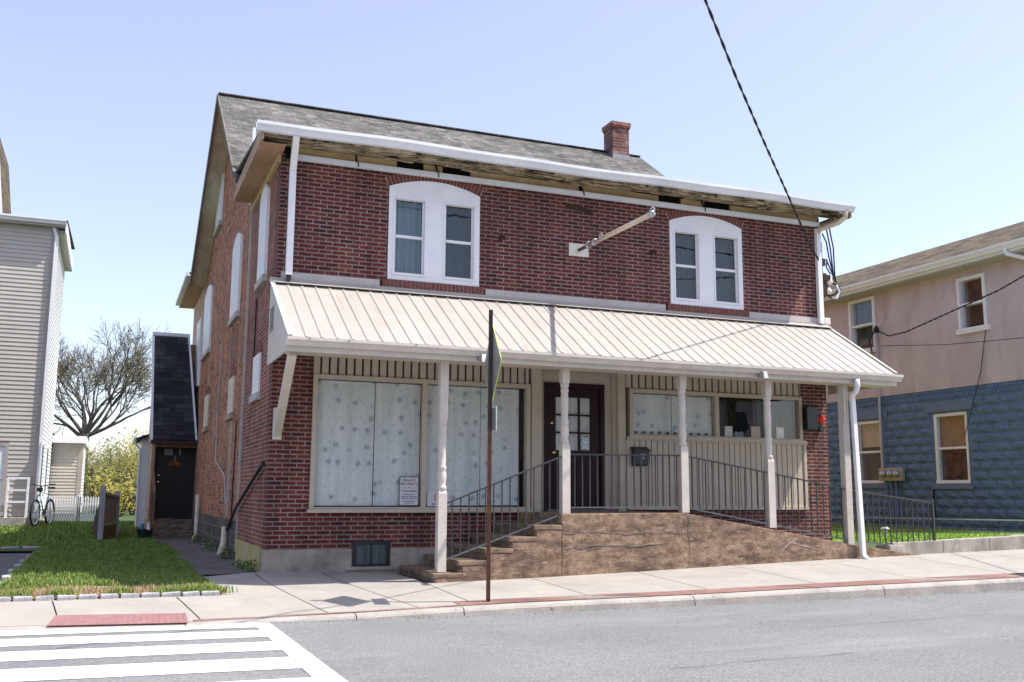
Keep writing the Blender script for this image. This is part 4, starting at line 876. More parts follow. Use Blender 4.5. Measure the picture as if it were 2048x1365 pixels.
# railings ----------------------------------------------------------------
def railing(label, top, bot, n, ends=(False, False), ext=None):
    p0, p1 = V(top[0]), V(top[1]); q0, q1 = V(bot[0]), V(bot[1])
    t = thing('iron_railing', label, 'railing', (p0.x, p0.y, min(q0.z, q1.z)), 'iron railings round the stoop')
    b = MB(); b.bar(p0, p1, .035, .02); b.build('top_rail', 'iron', t, bevel=.004)
    b = MB(); b.bar(q0, q1, .03, .018); b.build('bottom_rail', 'iron_bright', t)
    for i in range(n):
        s = (i + .6) / n if not ends[1] else (i + .6) / n * .97
        a = p0.lerp(p1, s); c = q0.lerp(q1, s); b = MB()
        if i % 2 == 0: b.box(a.x - .007, a.x + .007, a.y - .007, a.y + .007, c.z, a.z)
        else:
            m = 26; vs = []; fs = []; tw = (i * 1.3)
            for k in range(m + 1):
                z = lerp(k / m, c.z, a.z); ang = (0 if k < 3 or k > m - 3 else 1) * k * .8
                for j in range(4): th = ang + PI / 4 + j * PI / 2; vs.append((a.x + .0105 * math.cos(th), a.y + .0105 * math.sin(th), z))
            for k in range(m):
                for j in range(4): fs.append((k * 4 + j, k * 4 + (j + 1) % 4, k * 4 + 4 + (j + 1) % 4, k * 4 + 4 + j))
            b.add(vs, fs)
        b.build('baluster', 'iron', t)
    if ends[1]:
        b = MB(); b.box(p1.x - .016, p1.x + .016, p1.y - .016, p1.y + .016, ext, p1.z); b.lathe((p1.x, p1.y, p1.z), [(.012, 0), (.028, .02), (.02, .045), (0.002, .055)], 10); b.build('end_post', 'iron', t)
    return t
RY = -1.43
railing('sloping iron railing climbing the steps from the first to the second column', ((2.0, RY, .90), (3.55, RY, 1.50)), ((2.0, RY, .215), (3.55, RY, .755)), 14)
railing('level iron railing in front of the maroon door and mailbox', ((3.69, RY, 1.535), (5.35, RY, 1.555)), ((3.69, RY, .845), (5.35, RY, .855)), 15)
railing('iron railing sloping down the upper ramp below the papered window', ((5.49, RY, 1.545), (6.78, RY, 1.345)), ((5.49, RY, .835), (6.78, RY, .62)), 12)
railing('iron railing on the lower ramp in front of the sunlit brick corner', ((6.92, RY, 1.325), (8.15, RY, 1.12)), ((6.92, RY, .60), (8.15, RY, .385)), 11)
railing('last iron railing beyond the downspout ending in a free post', ((8.29, RY, 1.10), (9.83, RY, .92)), ((8.29, RY, .365), (9.83, RY, .215)), 14, (False, True), .1)

# ------------------------------------------------------------------ small things on the building
t = thing('wall_mailbox', 'dark wall mailbox hanging on the tan siding right of the door', 'mailbox', (5.5, -.05, 1.46))
b = MB(); b.prism([(5.37, -.14, 1.47), (5.37, -.03, 1.44), (5.37, -.03, 1.72), (5.37, -.14, 1.68)], (.26, 0, 0)); b.build('box', 'navy_box', t, bevel=.01)
b = MB(); b.prism([(5.36, -.155, 1.655), (5.36, -.155, 1.68), (5.36, -.03, 1.735), (5.36, -.03, 1.71)], (.28, 0, 0)); b.build('lid', 'plastic', t, bevel=.005)
b = MB(); b.box(5.46, 5.54, -.147, -.14, 1.59, 1.62); b.box(5.45, 5.47, -.147, -.14, 1.56, 1.57); b.box(5.5, 5.53, -.147, -.14, 1.555, 1.57); b.build('emblem', 'steel', t)
t = thing('alarm_box', 'black alarm box with a red lamp and small speaker at the brick corner', 'alarm', (8.7, -.05, 2.05))
b = MB(); b.box(8.58, 8.80, -.12, -.0, 2.08, 2.45); b.build('case', 'plastic', t, bevel=.01)
b = MB(); b.lathe((8.89, -.03, 2.26), [(.085, 0), (.085, -.04), (.07, -.075), (.035, -.1), (.002, -.105)], 16, (0, 1, 0)); b.build('red_lamp', 'redplastic', t, smooth=True)
b = MB(); b.box(8.83, 8.95, -.03, -.0, 2.12, 2.38); b.lathe((8.9, -.03, 2.1), [(.04, 0), (.055, -.05), (.05, -.06)], 12, (0, 1, 0)); b.build('bracket', 'plastic', t)
for x, lab in ((2.33, 'small grey floodlight under the porch beam near the first column'), (6.55, 'small grey floodlight under the porch beam near the last turned column')):
    t = thing('porch_light', lab, 'light', (x, -1.58, 2.6), 'floodlights under the porch beam')
    b = MB(); b.box(x - .05, x + .05, -1.72, -1.685, 2.68, 2.78); b.build('base', 'sign_back', t, bevel=.008)
    b = MB(); b.hexa([(x - .04, -1.83, 2.64), (x + .04, -1.83, 2.64), (x + .045, -1.71, 2.66), (x - .045, -1.71, 2.66), (x - .03, -1.80, 2.74), (x + .03, -1.80, 2.74), (x + .03, -1.71, 2.76), (x - .03, -1.71, 2.76)]); b.build('lamp_head', 'steel', t, bevel=.01)
# sign bracket pole
t = thing('sign_bracket', 'cream pipe bracket for a hanging sign sticking straight out of the upper brick wall', 'bracket', (4.52, 0, 4.7))
b = MB(); b.box(4.35, 4.68, -.02, -.001, 4.60, 4.80); b.build('wall_plate', 'ivory', t, bevel=.004)
b = MB(); b.tube([(4.52, -.02, 4.70), (4.5, -.5, 4.69)], .026, 10); b.build('rusty_arm', 'rust', t, smooth=True)
b = MB(); b.tube([(4.505, -.4, 4.695), (4.50, -.62, 4.69)], .045, 10); b.tube([(4.505, -.35, 4.695), (4.505, -.39, 4.695)], .055, 10); b.build('collar', 'steel', t, smooth=True)
b = MB(); b.tube([(4.50, -.55, 4.69), (4.17, -2.8, 4.49)], .032, 12); b.build('pipe', 'cream', t, smooth=True)
b = MB(); b.lathe((4.165, -2.8, 4.49), [(.03, 0), (.045, -.02), (.045, -.05), (.02, -.07)], 12, (.14, 1, .09)); b.torus((4.165, -2.84, 4.52), (1, 0, 0), .05, .01); b.build('end_cap', 'steel', t)
b = MB(); b.torus((4.49, -.8, 4.73), (1, 0, 0), .04, .01); b.build('eye_ring', 'steel', t)
b = MB(); b.tube([(4.5, -.6, 4.72), (4.58, -.3, 5.1), (4.62, -.06, 5.55)], .004, 5); b.build('stay_wire', 'cable', t)
o = MB(); o.prism([(4.29, -.008, 5.42), (4.29, -.008, 5.33), (4.75, -.008, 5.31), (4.78, -.008, 5.345), (4.6, -.008, 5.39)], (0, .007, 0)); tag(o.build('rusted_scar', 'rust_and_shade'), 'dark rusted scar plate on the brick above the sign bracket', 'scar plate')
for x, z, lab in ((3.23, 4.76, 'small black iron hook in the brick right of the left arched window'), (5.78, 4.78, 'small black iron hook in the brick left of the right arched window')):
    b = MB(); b.tube([(x, 0, z), (x, -.08, z), (x + .02, -.11, z + .02), (x + .03, -.1, z - .05)], .018, 8); b.lathe((x, -.001, z), [(.04, 0), (.035, -.02)], 10, (0, 1, 0)); tag(b.build('wall_hook', 'rust_and_shade'), lab, 'hook', 'iron hooks on the upper wall')
# window signs
t = thing('private_property_sign', 'white upright sign reading private property no trespassing in the shop window', 'sign', (1.92, .04, .85))
b = MB(); b.box(1.785, 2.07, .036, .046, .845, 1.245); b.build('panel', 'sign_back', t, bevel=.004)
b = MB(); b.box(1.80, 2.055, .032, .036, .86, 1.23); b.build('face', 'paperwhite', t)
text('PRIVATE', .05, (1.928, .030, 1.19), 'ink_red', t); text('PROPERTY', .05, (1.928, .030, 1.14), 'ink_red', t); text('NO', .026, (1.928, .030, 1.09), 'ink_red', t); text('TRESPASSING', .036, (1.928, .030, 1.045), 'ink_red', t)
b = MB(); b.box(1.82, 1.89, .030, .032, 1.088, 1.091); b.box(1.965, 2.035, .030, .032, 1.088, 1.091)
for z, w in ((1.0, .17), (.97, .22), (.945, .22), (.91, .19), (.885, .14)):
    x = 1.928 - w / 2
    while x < 1.928 + w / 2: l = random.uniform(.012, .04); b.box(x, min(x + l, 1.928 + w / 2), .030, .032, z - .005, z + .005); x += l + .007
b.build('small_print', 'ink', t)
t = thing('no_smoking_sign', 'small white card with a red crossed ring half hidden behind the porch column', 'sign', (2.36, .04, .83))
b = MB(); b.box(2.19, 2.52, .036, .042, .84, 1.045); b.build('card', 'paperwhite', t)
b = MB(); b.torus((2.36, .033, .96), (0, 1, 0), .06, .007, 28, 6); b.bar((2.32, .033, 1.0), (2.40, .033, .92), .006, .012); b.build('red_ring', 'red_ring', t)
b = MB(); b.box(2.325, 2.395, .030, .036, .952, .966); b.build('cigarette', 'ink', t)
b = MB()
for x in (2.26, 2.30, 2.35, 2.39, 2.43): b.box(x, x + .03, .032, .036, .862, .878)
b.build('caption', 'blue_ink', t)
# cables and splice box at the right corner
t = thing('service_cables', 'tangle of black service cables and clamps on the right corner of the brick wall', 'cables', (9.15, .1, 3.9))
b = MB()
for k, pts in enumerate(([(9.2, -.02, 5.62), (9.28, -.02, 5.2), (9.34, 0, 4.75)], [(9.24, -.05, 5.62), (9.33, -.04, 5.2), (9.37, 0, 4.72), (9.4, .0, 4.55)], [(9.14, 0, 5.45), (9.22, 0, 5.3), (9.26, 0, 5.05), (9.38, 0, 4.6)], [(9.16, 0, 4.98), (9.2, -.02, 5.0), (9.18, -.02, 4.86), (9.28, 0, 4.75)], [(9.2, 0, 5.0), (9.3, 0, 4.8), (9.42, 0, 4.5), (9.4, 0, 4.33), (9.3, 0, 4.3)])): b.tube(pts, .012, 6)
b.build('loose_cables', 'cable', t)
b = MB(); b.torus((9.32, 0, 4.47), (.15, 1, 0), .13, .016, 24, 6); b.torus((9.29, .02, 4.5), (.3, 1, 0), .11, .014, 24, 6); b.build('cable_coil', 'cable', t)
b = MB(); b.tube([(9.36, -.03, 4.56), (9.42, -.03, 4.45), (9.36, -.03, 4.33), (9.27, -.03, 4.33)], .024, 8); b.build('pale_conduit', 'cable_w', t, smooth=True)
b = MB(); b.box(9.09, 9.17, -.03, .1, 4.35, 4.75); b.box(9.09, 9.24, -.05, .06, 4.62, 4.72); b.box(9.085, 9.15, -.04, .06, 4.88, 5.0); b.build('splice_box', 'rust_and_shade', t)
b = MB(); b.lathe((9.24, 0, 4.62), [(.05, -.06), (.06, 0), (.04, .08)], 10); b.lathe((9.22, 0, 4.45), [(.04, -.06), (.06, 0), (.03, .06)], 10); b.build('insulator', 'ivory', t, smooth=True)
b = MB(); b.box(9.083, 9.14, .02, .1, 3.95, 5.3); b.build('riser', 'rust', t)
b = MB(); b.box(9.085, 9.2, -.05, .08, 3.86, 3.98); b.build('riser_foot', 'ivory', t, bevel=.02)
# twisted service drop
def twisted(name, pts, rad, sep, pitch, mat, label, seg=.06):
    P = [V(p) for p in pts]; L = []
    for a, b_ in zip(P, P[1:]):
        n = max(2, int((b_ - a).length / seg)); L += [a.lerp(b_, i / n) for i in range(n)]
    L.append(P[-1]); d = (P[-1] - P[0]).normalized(); s = d.cross(V((0, 0, 1))).normalized(); u = s.cross(d)
    b = MB(); acc = 0; ph = [0]
    for i in range(1, len(L)): acc += (L[i] - L[i - 1]).length; ph.append(acc / pitch * 2 * PI)
    for k in range(2): b.tube([p + (s * math.cos(h + k * PI) + u * math.sin(h + k * PI)) * sep for p, h in zip(L, ph)], rad, 6)
    return tag(b.build(name, mat, smooth=True), label, 'wire')
twisted('service_wire', [(9.08, -.03, 4.92), (8.98, -.08, 4.95), (8.46, -.51, 5.06), (7.28, -1.55, 5.40), (6.07, -2.615, 5.735), (4.86, -3.69, 6.09), (3.88, -4.57, 6.43), (1.9, -6.4, 7.1), (-1, -9.1, 8.15), (-8, -15.6, 10.9)],   .010, .009, .55, 'cable', 'black twisted service wire coming down over the street to the brick building')

# ------------------------------------------------------------------ traffic sign seen from behind
PX, PY = 1.915, -3.17
pz = walk_z(PX, PY)
t = thing('traffic_sign', 'diamond traffic sign on a rusty post seen edge on from behind', 'traffic sign', (PX, PY, pz))
b = MB()
def chan(mb, z0, z1):
    a = math.radians(90 - 7.7)
    ex = V((math.cos(a), math.sin(a), 0)); en = V((-math.sin(a), math.cos(a), 0))   # ex along the face, en toward the back
    c = V((PX, PY, 0)); prof = [(-.03, .0), (-.022, .0), (-.014, .03), (.014, .03), (.022, .0), (.03, .0), (.03, .004), (.024, .006), (.017, .036), (-.017, .036), (-.024, .006), (-.03, .004)]
    mb.prism([c + ex * p + en * q + V((0, 0, z0)) for p, q in prof], (0, 0, z1 - z0)); return c, ex, en
chan(b, pz - .1, 1.72); b.build('lower_post', 'rust', t)
b = MB(); c, ex, en = chan(b, 1.72, 3.04); b.build('upper_post', 'pole_dark', t)
def plate(poly, th, off, name, mat, matf):
    b = MB(); q = [c + ex * p + en * off + V((0, 0, z)) for p, z in poly]; b.prism(q, en * -th)
    o = b.build(name, mat, t); b = MB(); b.prism([p - en * (th + .0005) for p in q], en * -.002); b.build(name + '_face', matf, o); b = MB()
    n = len(q)
    for i in range(n): b.bar(q[i] - en * th * .5, q[(i + 1) % n] - en * th * .5, .008, .008, up=en)
    b.build(name + '_edge', matf, o)
R = .43
plate([(0, 2.43 - R), (R - .02, 2.41), (R - .02, 2.45), (.02, 2.43 + R), (-.02, 2.43 + R), (-R + .02, 2.45), (-R + .02, 2.41)], .006, -.002, 'sign_panel', 'sign_back', 'lime')
plate([(-.22, 1.69), (.22, 1.69), (.22, 1.95), (-.22, 1.95)], .006, -.002, 'small_plate', 'sign_back', 'sign_white')

# ------------------------------------------------------------------ clapboard walls
def clap(mb, axis, a, b, fix, z0, z1, course, out, holes=()):
    """saw-tooth siding: axis 'x' wall in XZ at y=fix facing -Y (out=-1) ; axis 'y' wall at x=fix facing out"""
    z = z0; d = .02
    while z < z1 - .001:
        zt = min(z + course, z1); spans = [(a, b)]
        for h in holes:
            if h[2] < zt - .01 and h[3] > z + .01: spans = [s for q in spans for s in ((q[0], min(h[0], q[1])), (max(h[1], q[0]), q[1])) if s[1] - s[0] > .001]
        for s0, s1 in spans:
            def P(u, off, zz): return (u, fix + out * off, zz) if axis == 'x' else (fix + out * off, u, zz)
            mb.quad(P(s0, d, z), P(s1, d, z), P(s1, .002, zt), P(s0, .002, zt)); mb.quad(P(s0, .002, z), P(s1, .002, z), P(s1, d, z), P(s0, d, z))
        z = zt
LH = thing('siding_house', 'tall beige clapboard house at the left edge with white side wall', 'house', (-6, 16, .15))
hx = -3.62
b = MB(); clap(b, 'x', -12, hx - .12, 16, .35, 8.15, .115, -1, [(-5.6, -4.38, .35, 2.25)]); b.build('front_siding', 'siding', LH)
b = MB(); clap(b, 'y', 16.1, 21, hx, .35, 8.15, .115, 1); b.build('side_siding', 'siding_w', LH)
b = MB(); b.box(hx - .14, hx + .03, 15.965, 16.1, .2, 8.15); b.build('corner_board', 'corner', LH)
b = MB(); b.box(-12, hx - .01, 16.03, 20.98, .1, 8.15); b.build('core_wall', 'corner', LH)
b = MB(); b.box(-12, hx + .02, 15.97, 21, .0, .35); b.build('foundation', 'found', LH)
b = MB(); b.box(hx - .05, hx + .04, 15.88, 15.955, .3, 7.9); b.tube([(hx - .01, 15.92, 7.9), (hx - .05, 15.92, 8.0), (hx - .1, 15.92, 8.16)], .045, 8); b.build('downspout', 'vinyl', LH)
b = MB(); gutter(b, [-12, -8, hx + .22], 15.78, lambda x: 8.34, .14, .13); b.build('roof_gutter', 'vinyl', LH)
b = MB(); b.box(-12, hx + .2, 15.78, 16.0, 8.15, 8.22); b.box(hx, hx + .2, 16.0, 21.1, 8.0, 8.1); b.build('soffit', 'siding', LH)
b = MB(); b.box(hx + .2, hx + .23, 15.78, 21.1, 8.0, 8.32); b.build('side_fascia', 'vinyl', LH)
b = MB(); slab(b, (-12, 15.74, 8.34), (hx + .25, 15.74, 8.34), (hx + .25, 21.2, 8.8), (-12, 21.2, 8.8), .04); b.build('roof', 'roof_brown', LH)
b = MB(); b.prism([(-5.05, 15.9, 8.3), (-5.35, 15.9, 10.9), (-9, 15.9, 12.6), (-12, 15.9, 12), (-12, 15.9, 8.3)], (0, 4, 0)); b.build('upper_roof', 'roof_brown', LH)
b = MB(); b.bar((-5.03, 15.88, 8.36), (-5.33, 15.88, 10.95), .06, .1); b.build('rake_trim', 'vinyl', LH)
b = MB(); b.box(-5.5, -4.46, 15.99, 16.02, .36, 2.17); hd = b.build('house_door', 'white', LH)
b = MB(); b.box(-5.6, -5.5, 15.95, 16.02, .35, 2.25); b.box(-4.46, -4.38, 15.95, 16.02, .35, 2.25); b.box(-5.5, -4.46, 15.95, 16.02, 2.17, 2.25); b.build('door_trim', 'corner', LH)
b = MB(); b.lathe((-4.52, 15.99, 1.3), [(.03, 0), (.015, -.03), (.03, -.06)], 8, (0, 1, 0)); b.build('door_knob', 'steel', hd)
b = MB(); b.box(-5.7, -3.85, 15.3, 15.95, .0, .32); b.build('front_step', 'lowwall', LH)
for y in (18.0, 15.7):
    b = MB(); b.box(hx + .01, hx + .05, y, y + .75, .9, 2.3); w = b.build('side_window', 'white', LH)
    b = MB(); b.box(hx + .05, hx + .055, y + .08, y + .67, .98, 2.22); b.build('pane', 'drape', w)
# rear addition with a sloping roof
b = MB(); clap(b, 'x', -3.6, -2.78, 21.2, .3, 2.5, .1, -1); b.build('addition_siding', 'siding', LH)
b = MB(); clap(b, 'y', 21.2, 25, -2.7, .3, 2.5, .1, 1); b.build('addition_siding', 'siding_w', LH)
b = MB(); b.box(-2.82, -2.69, 21.17, 21.26, .2, 2.5); b.build('corner_board', 'corner', LH)
b = MB(); b.box(-5, -2.72, 21.23, 25, .0, 2.5); b.build('addition_core', 'corner', LH)
b = MB(); b.box(-3.6, -2.62, 21.0, 25.1, 2.5, 2.72); b.build('addition_fascia', 'vinyl', LH)
b = MB(); b.prism([(-3.6, 21.0, 2.6), (-3.6, 21.0, 2.75), (-4.2, 21.0, 3.7), (-4.2, 21.0, 2.6)], (0, 4, 0)); b.build('addition_roof', 'roof_dark', LH)
# grey parts for left yard
t = thing('white_rack', 'white open metal rack standing by the beige house front', 'rack', (-4.05, 15.6, .32))
for x in (-4.30, -3.83):
    for y in (15.45, 15.75): b = MB(); b.box(x - .02, x + .02, y - .02, y + .02, .32, 1.34); b.build('leg', 'white', t)
for z in (.72, 1.02, 1.33): b = MB(); b.box(-4.3, -3.83, 15.44, 15.47, z - .025, z + .025); b.box(-4.3, -3.83, 15.73, 15.76, z - .025, z + .025); b.box(-4.31, -4.28, 15.45, 15.75, z - .025, z + .025); b.box(-3.85, -3.82, 15.45, 15.75, z - .025, z + .025); b.build('shelf_frame', 'white', t)

# bicycle -------------------------------------------------------------
BK = thing('bicycle', 'pale blue bicycle leaning by the picket fence and beige house', 'bicycle', (-3.45, 15.2, .13))
def bk(p):   # local forward x, side y, up z  ->  world ; front toward the camera
    a = math.radians(-106); x, y, z = p; l = .16
    y2 = y + z * l * .5
    return V((-3.45 + x * math.cos(a) - y2 * math.sin(a), 15.2 + x * math.sin(a) + y2 * math.cos(a), .13 + z))
axw = bk((0, 1, 0)) - bk((0, 0, 0))
for wx in (-.52, .52):
    b = MB(); b.torus(bk((wx, 0, .335)), axw, .315, .024, 32, 8); w = b.build('wheel', 'tyre', BK, smooth=True)
    b = MB(); b.torus(bk((wx, 0, .335)), axw, .285, .012, 32, 6); b.lathe(bk((wx, -.03, .335)), [(.02, 0), (.02, .06)], 8, axw)
    fx = bk((1, 0, 0)) - bk((0, 0, 0)); uz = axw.cross(fx).normalized()
    for k in range(14): th = k * 2 * PI / 14; b.tube([bk((wx, 0, .335)), bk((wx, 0, .335)) + (fx * math.cos(th) + uz * math.sin(th)) * .285], .003, 4)
    b.build('rim', 'chrome', w)
b = MB()
for p, q, r in (((-.1, 0, .3), (.38, 0, .78), .018), ((-.1, 0, .3), (-.25, 0, .85), .016), ((-.24, 0, .78), (.36, 0, .86), .016), ((.35, 0, .92), (.40, 0, .74), .02), ((-.1, 0, .3), (-.52, .03, .335), .01), ((-.24, 0, .76), (-.52, .03, .335), .009), ((-.1, 0, .3), (-.52, -.03, .335), .01), ((.40, .04, .74), (.52, .05, .335), .012), ((.40, -.04, .74), (.52, -.05, .335), .012)): b.tube([bk(p), bk(q)], r, 8)
b.build('frame', 'bike', BK, smooth=True)
b = MB(); b.tube([bk((.26, .3, 1.05)), bk((.4, .22, 1.04)), bk((.38, .05, 1.0)), bk((.38, -.05, 1.0)), bk((.4, -.22, 1.04)), bk((.26, -.3, 1.05))], .013, 8); b.tube([bk((.35, 0, .92)), bk((.38, 0, 1.0))], .016, 8); b.build('handlebar', 'tyre', BK, smooth=True)
b = MB(); b.hexa([bk(p) for p in ((-.42, -.09, .93), (-.42, .09, .93), (-.12, .025, .93), (-.12, -.025, .93), (-.42, -.08, .98), (-.42, .08, .98), (-.12, .02, .97), (-.12, -.02, .97))]); b.build('saddle', 'tyre', BK, bevel=.01)
b = MB(); b.lathe(bk((-.1, -.02, .3)), [(.09, 0), (.09, .01)], 16, axw); b.tube([bk((-.1, .06, .3)), bk((.03, .06, .2)), bk((.03, .14, .2))], .01, 6); b.tube([bk((-.1, -.06, .3)), bk((-.23, -.06, .4)), bk((-.23, -.14, .4))], .01, 6); b.build('pedals', 'chrome', BK)
b = MB(); b.box(*[v for pr in zip(bk((.44, 0, .9)) - V((.07, .05, .04)), bk((.44, 0, .9)) + V((.07, .05, .06))) for v in pr]); b.build('front_bag', 'tyre', BK, bevel=.015)

# picket fence
PF = thing('picket_fence', 'low white picket fence between the beige house and the wooden gate', 'fence', (-2.75, 17.2, .08))
for i in range(21):
    x = -3.4 + i * .066; b = MB(); y = 17.2
    b.prism([(x, y, .08), (x + .04, y, .08), (x + .04, y, .82), (x + .02, y, .87), (x, y, .82)], (0, .02, 0)); b.build('picket', 'white', PF)
b = MB(); b.box(-3.42, -2.05, 17.22, 17.25, .24, .3); b.box(-3.42, -2.05, 17.22, 17.25, .62, .68); b.build('rail', 'white', PF)
b = MB(); b.box(-2.66, -2.58, 17.2, 17.28, .05, .93); b.build('post', 'white', PF)

# weathered gate panel
WG = thing('wooden_gate', 'weathered grey gate posts with a beige board panel standing on the lawn', 'gate', (-1.85, 9.9, 0))
P1, P2 = V((-2.0, 9.4, 0)), V((-1.70, 10.6, 0))
for p, z in ((P1, 1.13), (P2, 1.02)):
    b = MB(); b.box(p.x - .055, p.x + .055, p.y - .055, p.y + .055, -.08, z); b.build('post', 'weathered', WG, bevel=.008)
dv = (P2 - P1).normalized()
for i in range(10):
    s = P1.lerp(P2, (i + .5) / 10); b = MB(); b.bar(s + V((0, 0, .33)), s + V((0, 0, .93 - .008 * i)), .11, .02, up=V((dv.y, -dv.x, 0))); b.build('board', 'panel_wood', WG)
b = MB(); b.bar(P1 + V((0, 0, .97)), P2 + V((0, 0, .88)), .1, .05); b.build('cap_rail', 'weathered', WG)
b = MB(); b.bar(P1 + V((0, 0, .17)), P2 + V((0, 0, .17)), .05, .26); b.build('kick_board', 'brown_wood', WG)
b = MB(); b.prism([(-2.03, 9.6, .0), (-2.16, 12, .0), (-2.16, 12, .4), (-2.03, 9.6, .85)], (.03, 0, 0)); b.build('side_panel', 'rust_and_shade', WG)  # shaded fence panel, its shade put into the near-black brown

# planter and yard bits
PT = thing('planter_tub', 'black planter tub with yellow flowers and a blue cup beside the annex', 'planter', (-1.1, 9.6, -.04))
b = MB(); b.lathe((-1.12, 9.6, -.04), [(.13, 0), (.17, .26), (.16, .26), (.15, .22)], 14); b.build('tub', 'plastic', PT)
b = MB()
for k in range(30):
    q = V((-1.05 + random.gauss(0, .035), 9.6 + random.gauss(0, .04), .35 + random.gauss(0, .05))); b.lathe(q, [(.001, -.015), (.02, 0), (.001, .015)], 6); b.tube([(-1.07, 9.6, .18), q], .004, 4)
b.build('flowers', 'leaf_yellow', PT)
b = MB(); b.lathe((-1.18, 9.52, .2), [(.03, 0), (.04, .13)], 10); b.build('cup', 'bluep', PT)
b = MB(); b.lathe((-1.06, 9.48, .2), [(.04, 0), (.03, .13), (.045, .17)], 10); b.build('jar', 'white', PT)

# ------------------------------------------------------------------ neighbour on the right
RH = thing('stucco_house', 'two storey house with pink stucco above blue rock faced block at the right', 'house', (17, 6, .3))
HX, HY0, HY1 = 15.0, .6, 13.0
UWs = [(5.26, 6.16, 4.48, 5.80), (1.98, 2.73, 4.52, 5.70)]; LWs = [(5.26, 6.16, 1.31, 2.80), (2.72, 3.66, 1.29, 2.82)]
def wall_y(mb, x0, x1, y0, y1, z0, z1, holes):
    t = MB(); wall_x(t, y0, y1, x0, x1, z0, z1, holes); mb.add([(p[1], p[0], p[2]) for p in t.v], t.f)
b = MB(); wall_y(b, HX, HX + .3, HY0, HY1, 3.35, 5.86, UWs); b.build('stucco_wall', 'stucco', RH)
b = MB(); wall_y(b, HX + .02, HX + .3, HY0, HY1, 0, 3.35, LWs); b.build('block_backing', 'bluestone', RH)
b = MB(); b.box(HX + .3, HX + 4, HY0, HY0 + .3, 0, 5.86); b.box(HX + .3, HX + 4, HY1 - .3, HY1, 0, 5.86); b.box(HX + 3.8, HX + 4, HY0 + .3, HY1 - .3, 0, 5.86); b.build('other_walls', 'stucco', RH)
for y in (HY0, HY1 - .2): b = MB(); b.prism([(HX, y, 5.86), (HX + 4, y, 5.86), (HX + 4, y, 6.2), (HX + 2, y, 7.12), (HX, y, 6.2)], (0, .2, 0)); b.build('gable_wall', 'stucco', RH)
b = MB(); b.box(HX + .02, HX + 4.02, HY0 - .03, HY0, 0, 3.34); b.build('front_block', 'bluestone', RH)
for x in (HX + .7, HX + 2.4):
    for z in (1.2, 4.4): b = MB(); b.box(x, x + .9, HY0 - .07, HY0, z, z + 1.4); w = b.build('front_window', 'white', RH); b = MB(); b.box(x + .08, x + .82, HY0 - .075, HY0 - .07, z + .08, z + 1.32); b.build('pane', 'drape', w)
# rock faced blocks as real pillows
bl = MB(); rowh = .195; z = .18; r = 0
def blk(y0, y1, z0, z1, dep=.05):
    g = .008; y0 += g; y1 -= g; z0 += g; z1 -= g
    if y1 - y0 < .05: return
    vs = []; nu, nv = 4, 3
    for i in range(nu + 1):
        for j in range(nv + 1):
            e = min(i, nu - i, j, nv - j); d = 0 if e == 0 else dep * random.uniform(.45, 1)
            vs.append((HX + .02 - d - .004, lerp(i / nu, y0, y1) + (random.uniform(-.012, .012) if e else 0), lerp(j / nv, z0, z1) + (random.uniform(-.012, .012) if e else 0)))
    bl.add(vs, [(i * (nv + 1) + j, (i + 1) * (nv + 1) + j, (i + 1) * (nv + 1) + j + 1, i * (nv + 1) + j + 1) for i in range(nu) for j in range(nv)])
while z < 3.1:
    y = HY0 - (.2 if r % 2 else 0)
    small = 1.05 < z < 1.3
    while y < HY1:
        y1 = y + .41; s = [(max(y, HY0), min(y1, HY1))]
        for h in LWs:
            if h[2] - .14 < z + rowh - .02 and h[3] + .26 > z + .02: s = [q for w in s for q in ((w[0], min(h[0] - .06, w[1])), (max(h[1] + .06, w[0]), w[1])) if q[1] - q[0] > .05]
        for q in s: blk(q[0], q[1], z, z + rowh, .042)
        y = y1
    z += rowh; r += 1
for k in range(int((HY1 - HY0) / .1)): blk(HY0 + k * .1, HY0 + k * .1 + .1, 3.12, 3.23, .03); blk(HY0 + .05 + k * .1, HY0 + k * .1 + .15, 3.24, 3.35, .03)
bl.build('rock_blocks', 'bluestone', RH)
for y0, y1, z0, z1 in LWs:
    b = MB(); b.box(HX - .03, HX + .05, y0 - .1, y1 + .1, z0 - .12, z0 - .01); b.build('stone_sill', 'bluetrim', RH, bevel=.008)
    b = MB(); b.box(HX - .02, HX + .05, y0 - .22, y1 + .22, z1 + .03, z1 + .26); b.build('stone_lintel', 'bluetrim', RH, bevel=.008)
def rh_window(y0, y1, z0, z1, inner, lower):
    b = MB(); w = .07; xo = HX + (.03 if lower else -.04)
    b.box(xo, HX + .14, y0, y0 + w, z0, z1); b.box(xo, HX + .14, y1 - w, y1, z0, z1); b.box(xo, HX + .14, y0 + w, y1 - w, z1 - w, z1); b.box(xo - .02, HX + .14, y0 - (.0 if lower else .06), y1 + (.0 if lower else .06), z0 - (.0 if lower else .05), z0 + w)
    zm = (z0 + z1) / 2; b.box(xo + .02, HX + .14, y0 + w, y1 - w, zm - .025, zm + .025); f = b.build('window', 'white', RH, bevel=.005)
    b = MB(); b.quad((HX + .08, y0 + w, z0 + w), (HX + .08, y1 - w, z0 + w), (HX + .08, y1 - w, zm), (HX + .08, y0 + w, zm)); b.quad((HX + .06, y0 + w, zm), (HX + .06, y1 - w, zm), (HX + .06, y1 - w, z1 - w), (HX + .06, y0 + w, z1 - w)); b.build('pane', 'glass', f)
    b = MB(); b.box(HX + .32, HX + .34, y0 - .1, y1 + .1, z0 - .1, z1 + .1); b.build('dark_lining', 'dark_room', f)
    zb = zm if inner == 'pane_backing' else (zm + .12 if inner == 'card_tan' else z0 + .2)
    if inner: curtain(y0 + w, y1 - w, zb, z1 - w, HX + .16, inner, f, 'pane_backing', amp=.002, per=.2, axis='y')
    return f
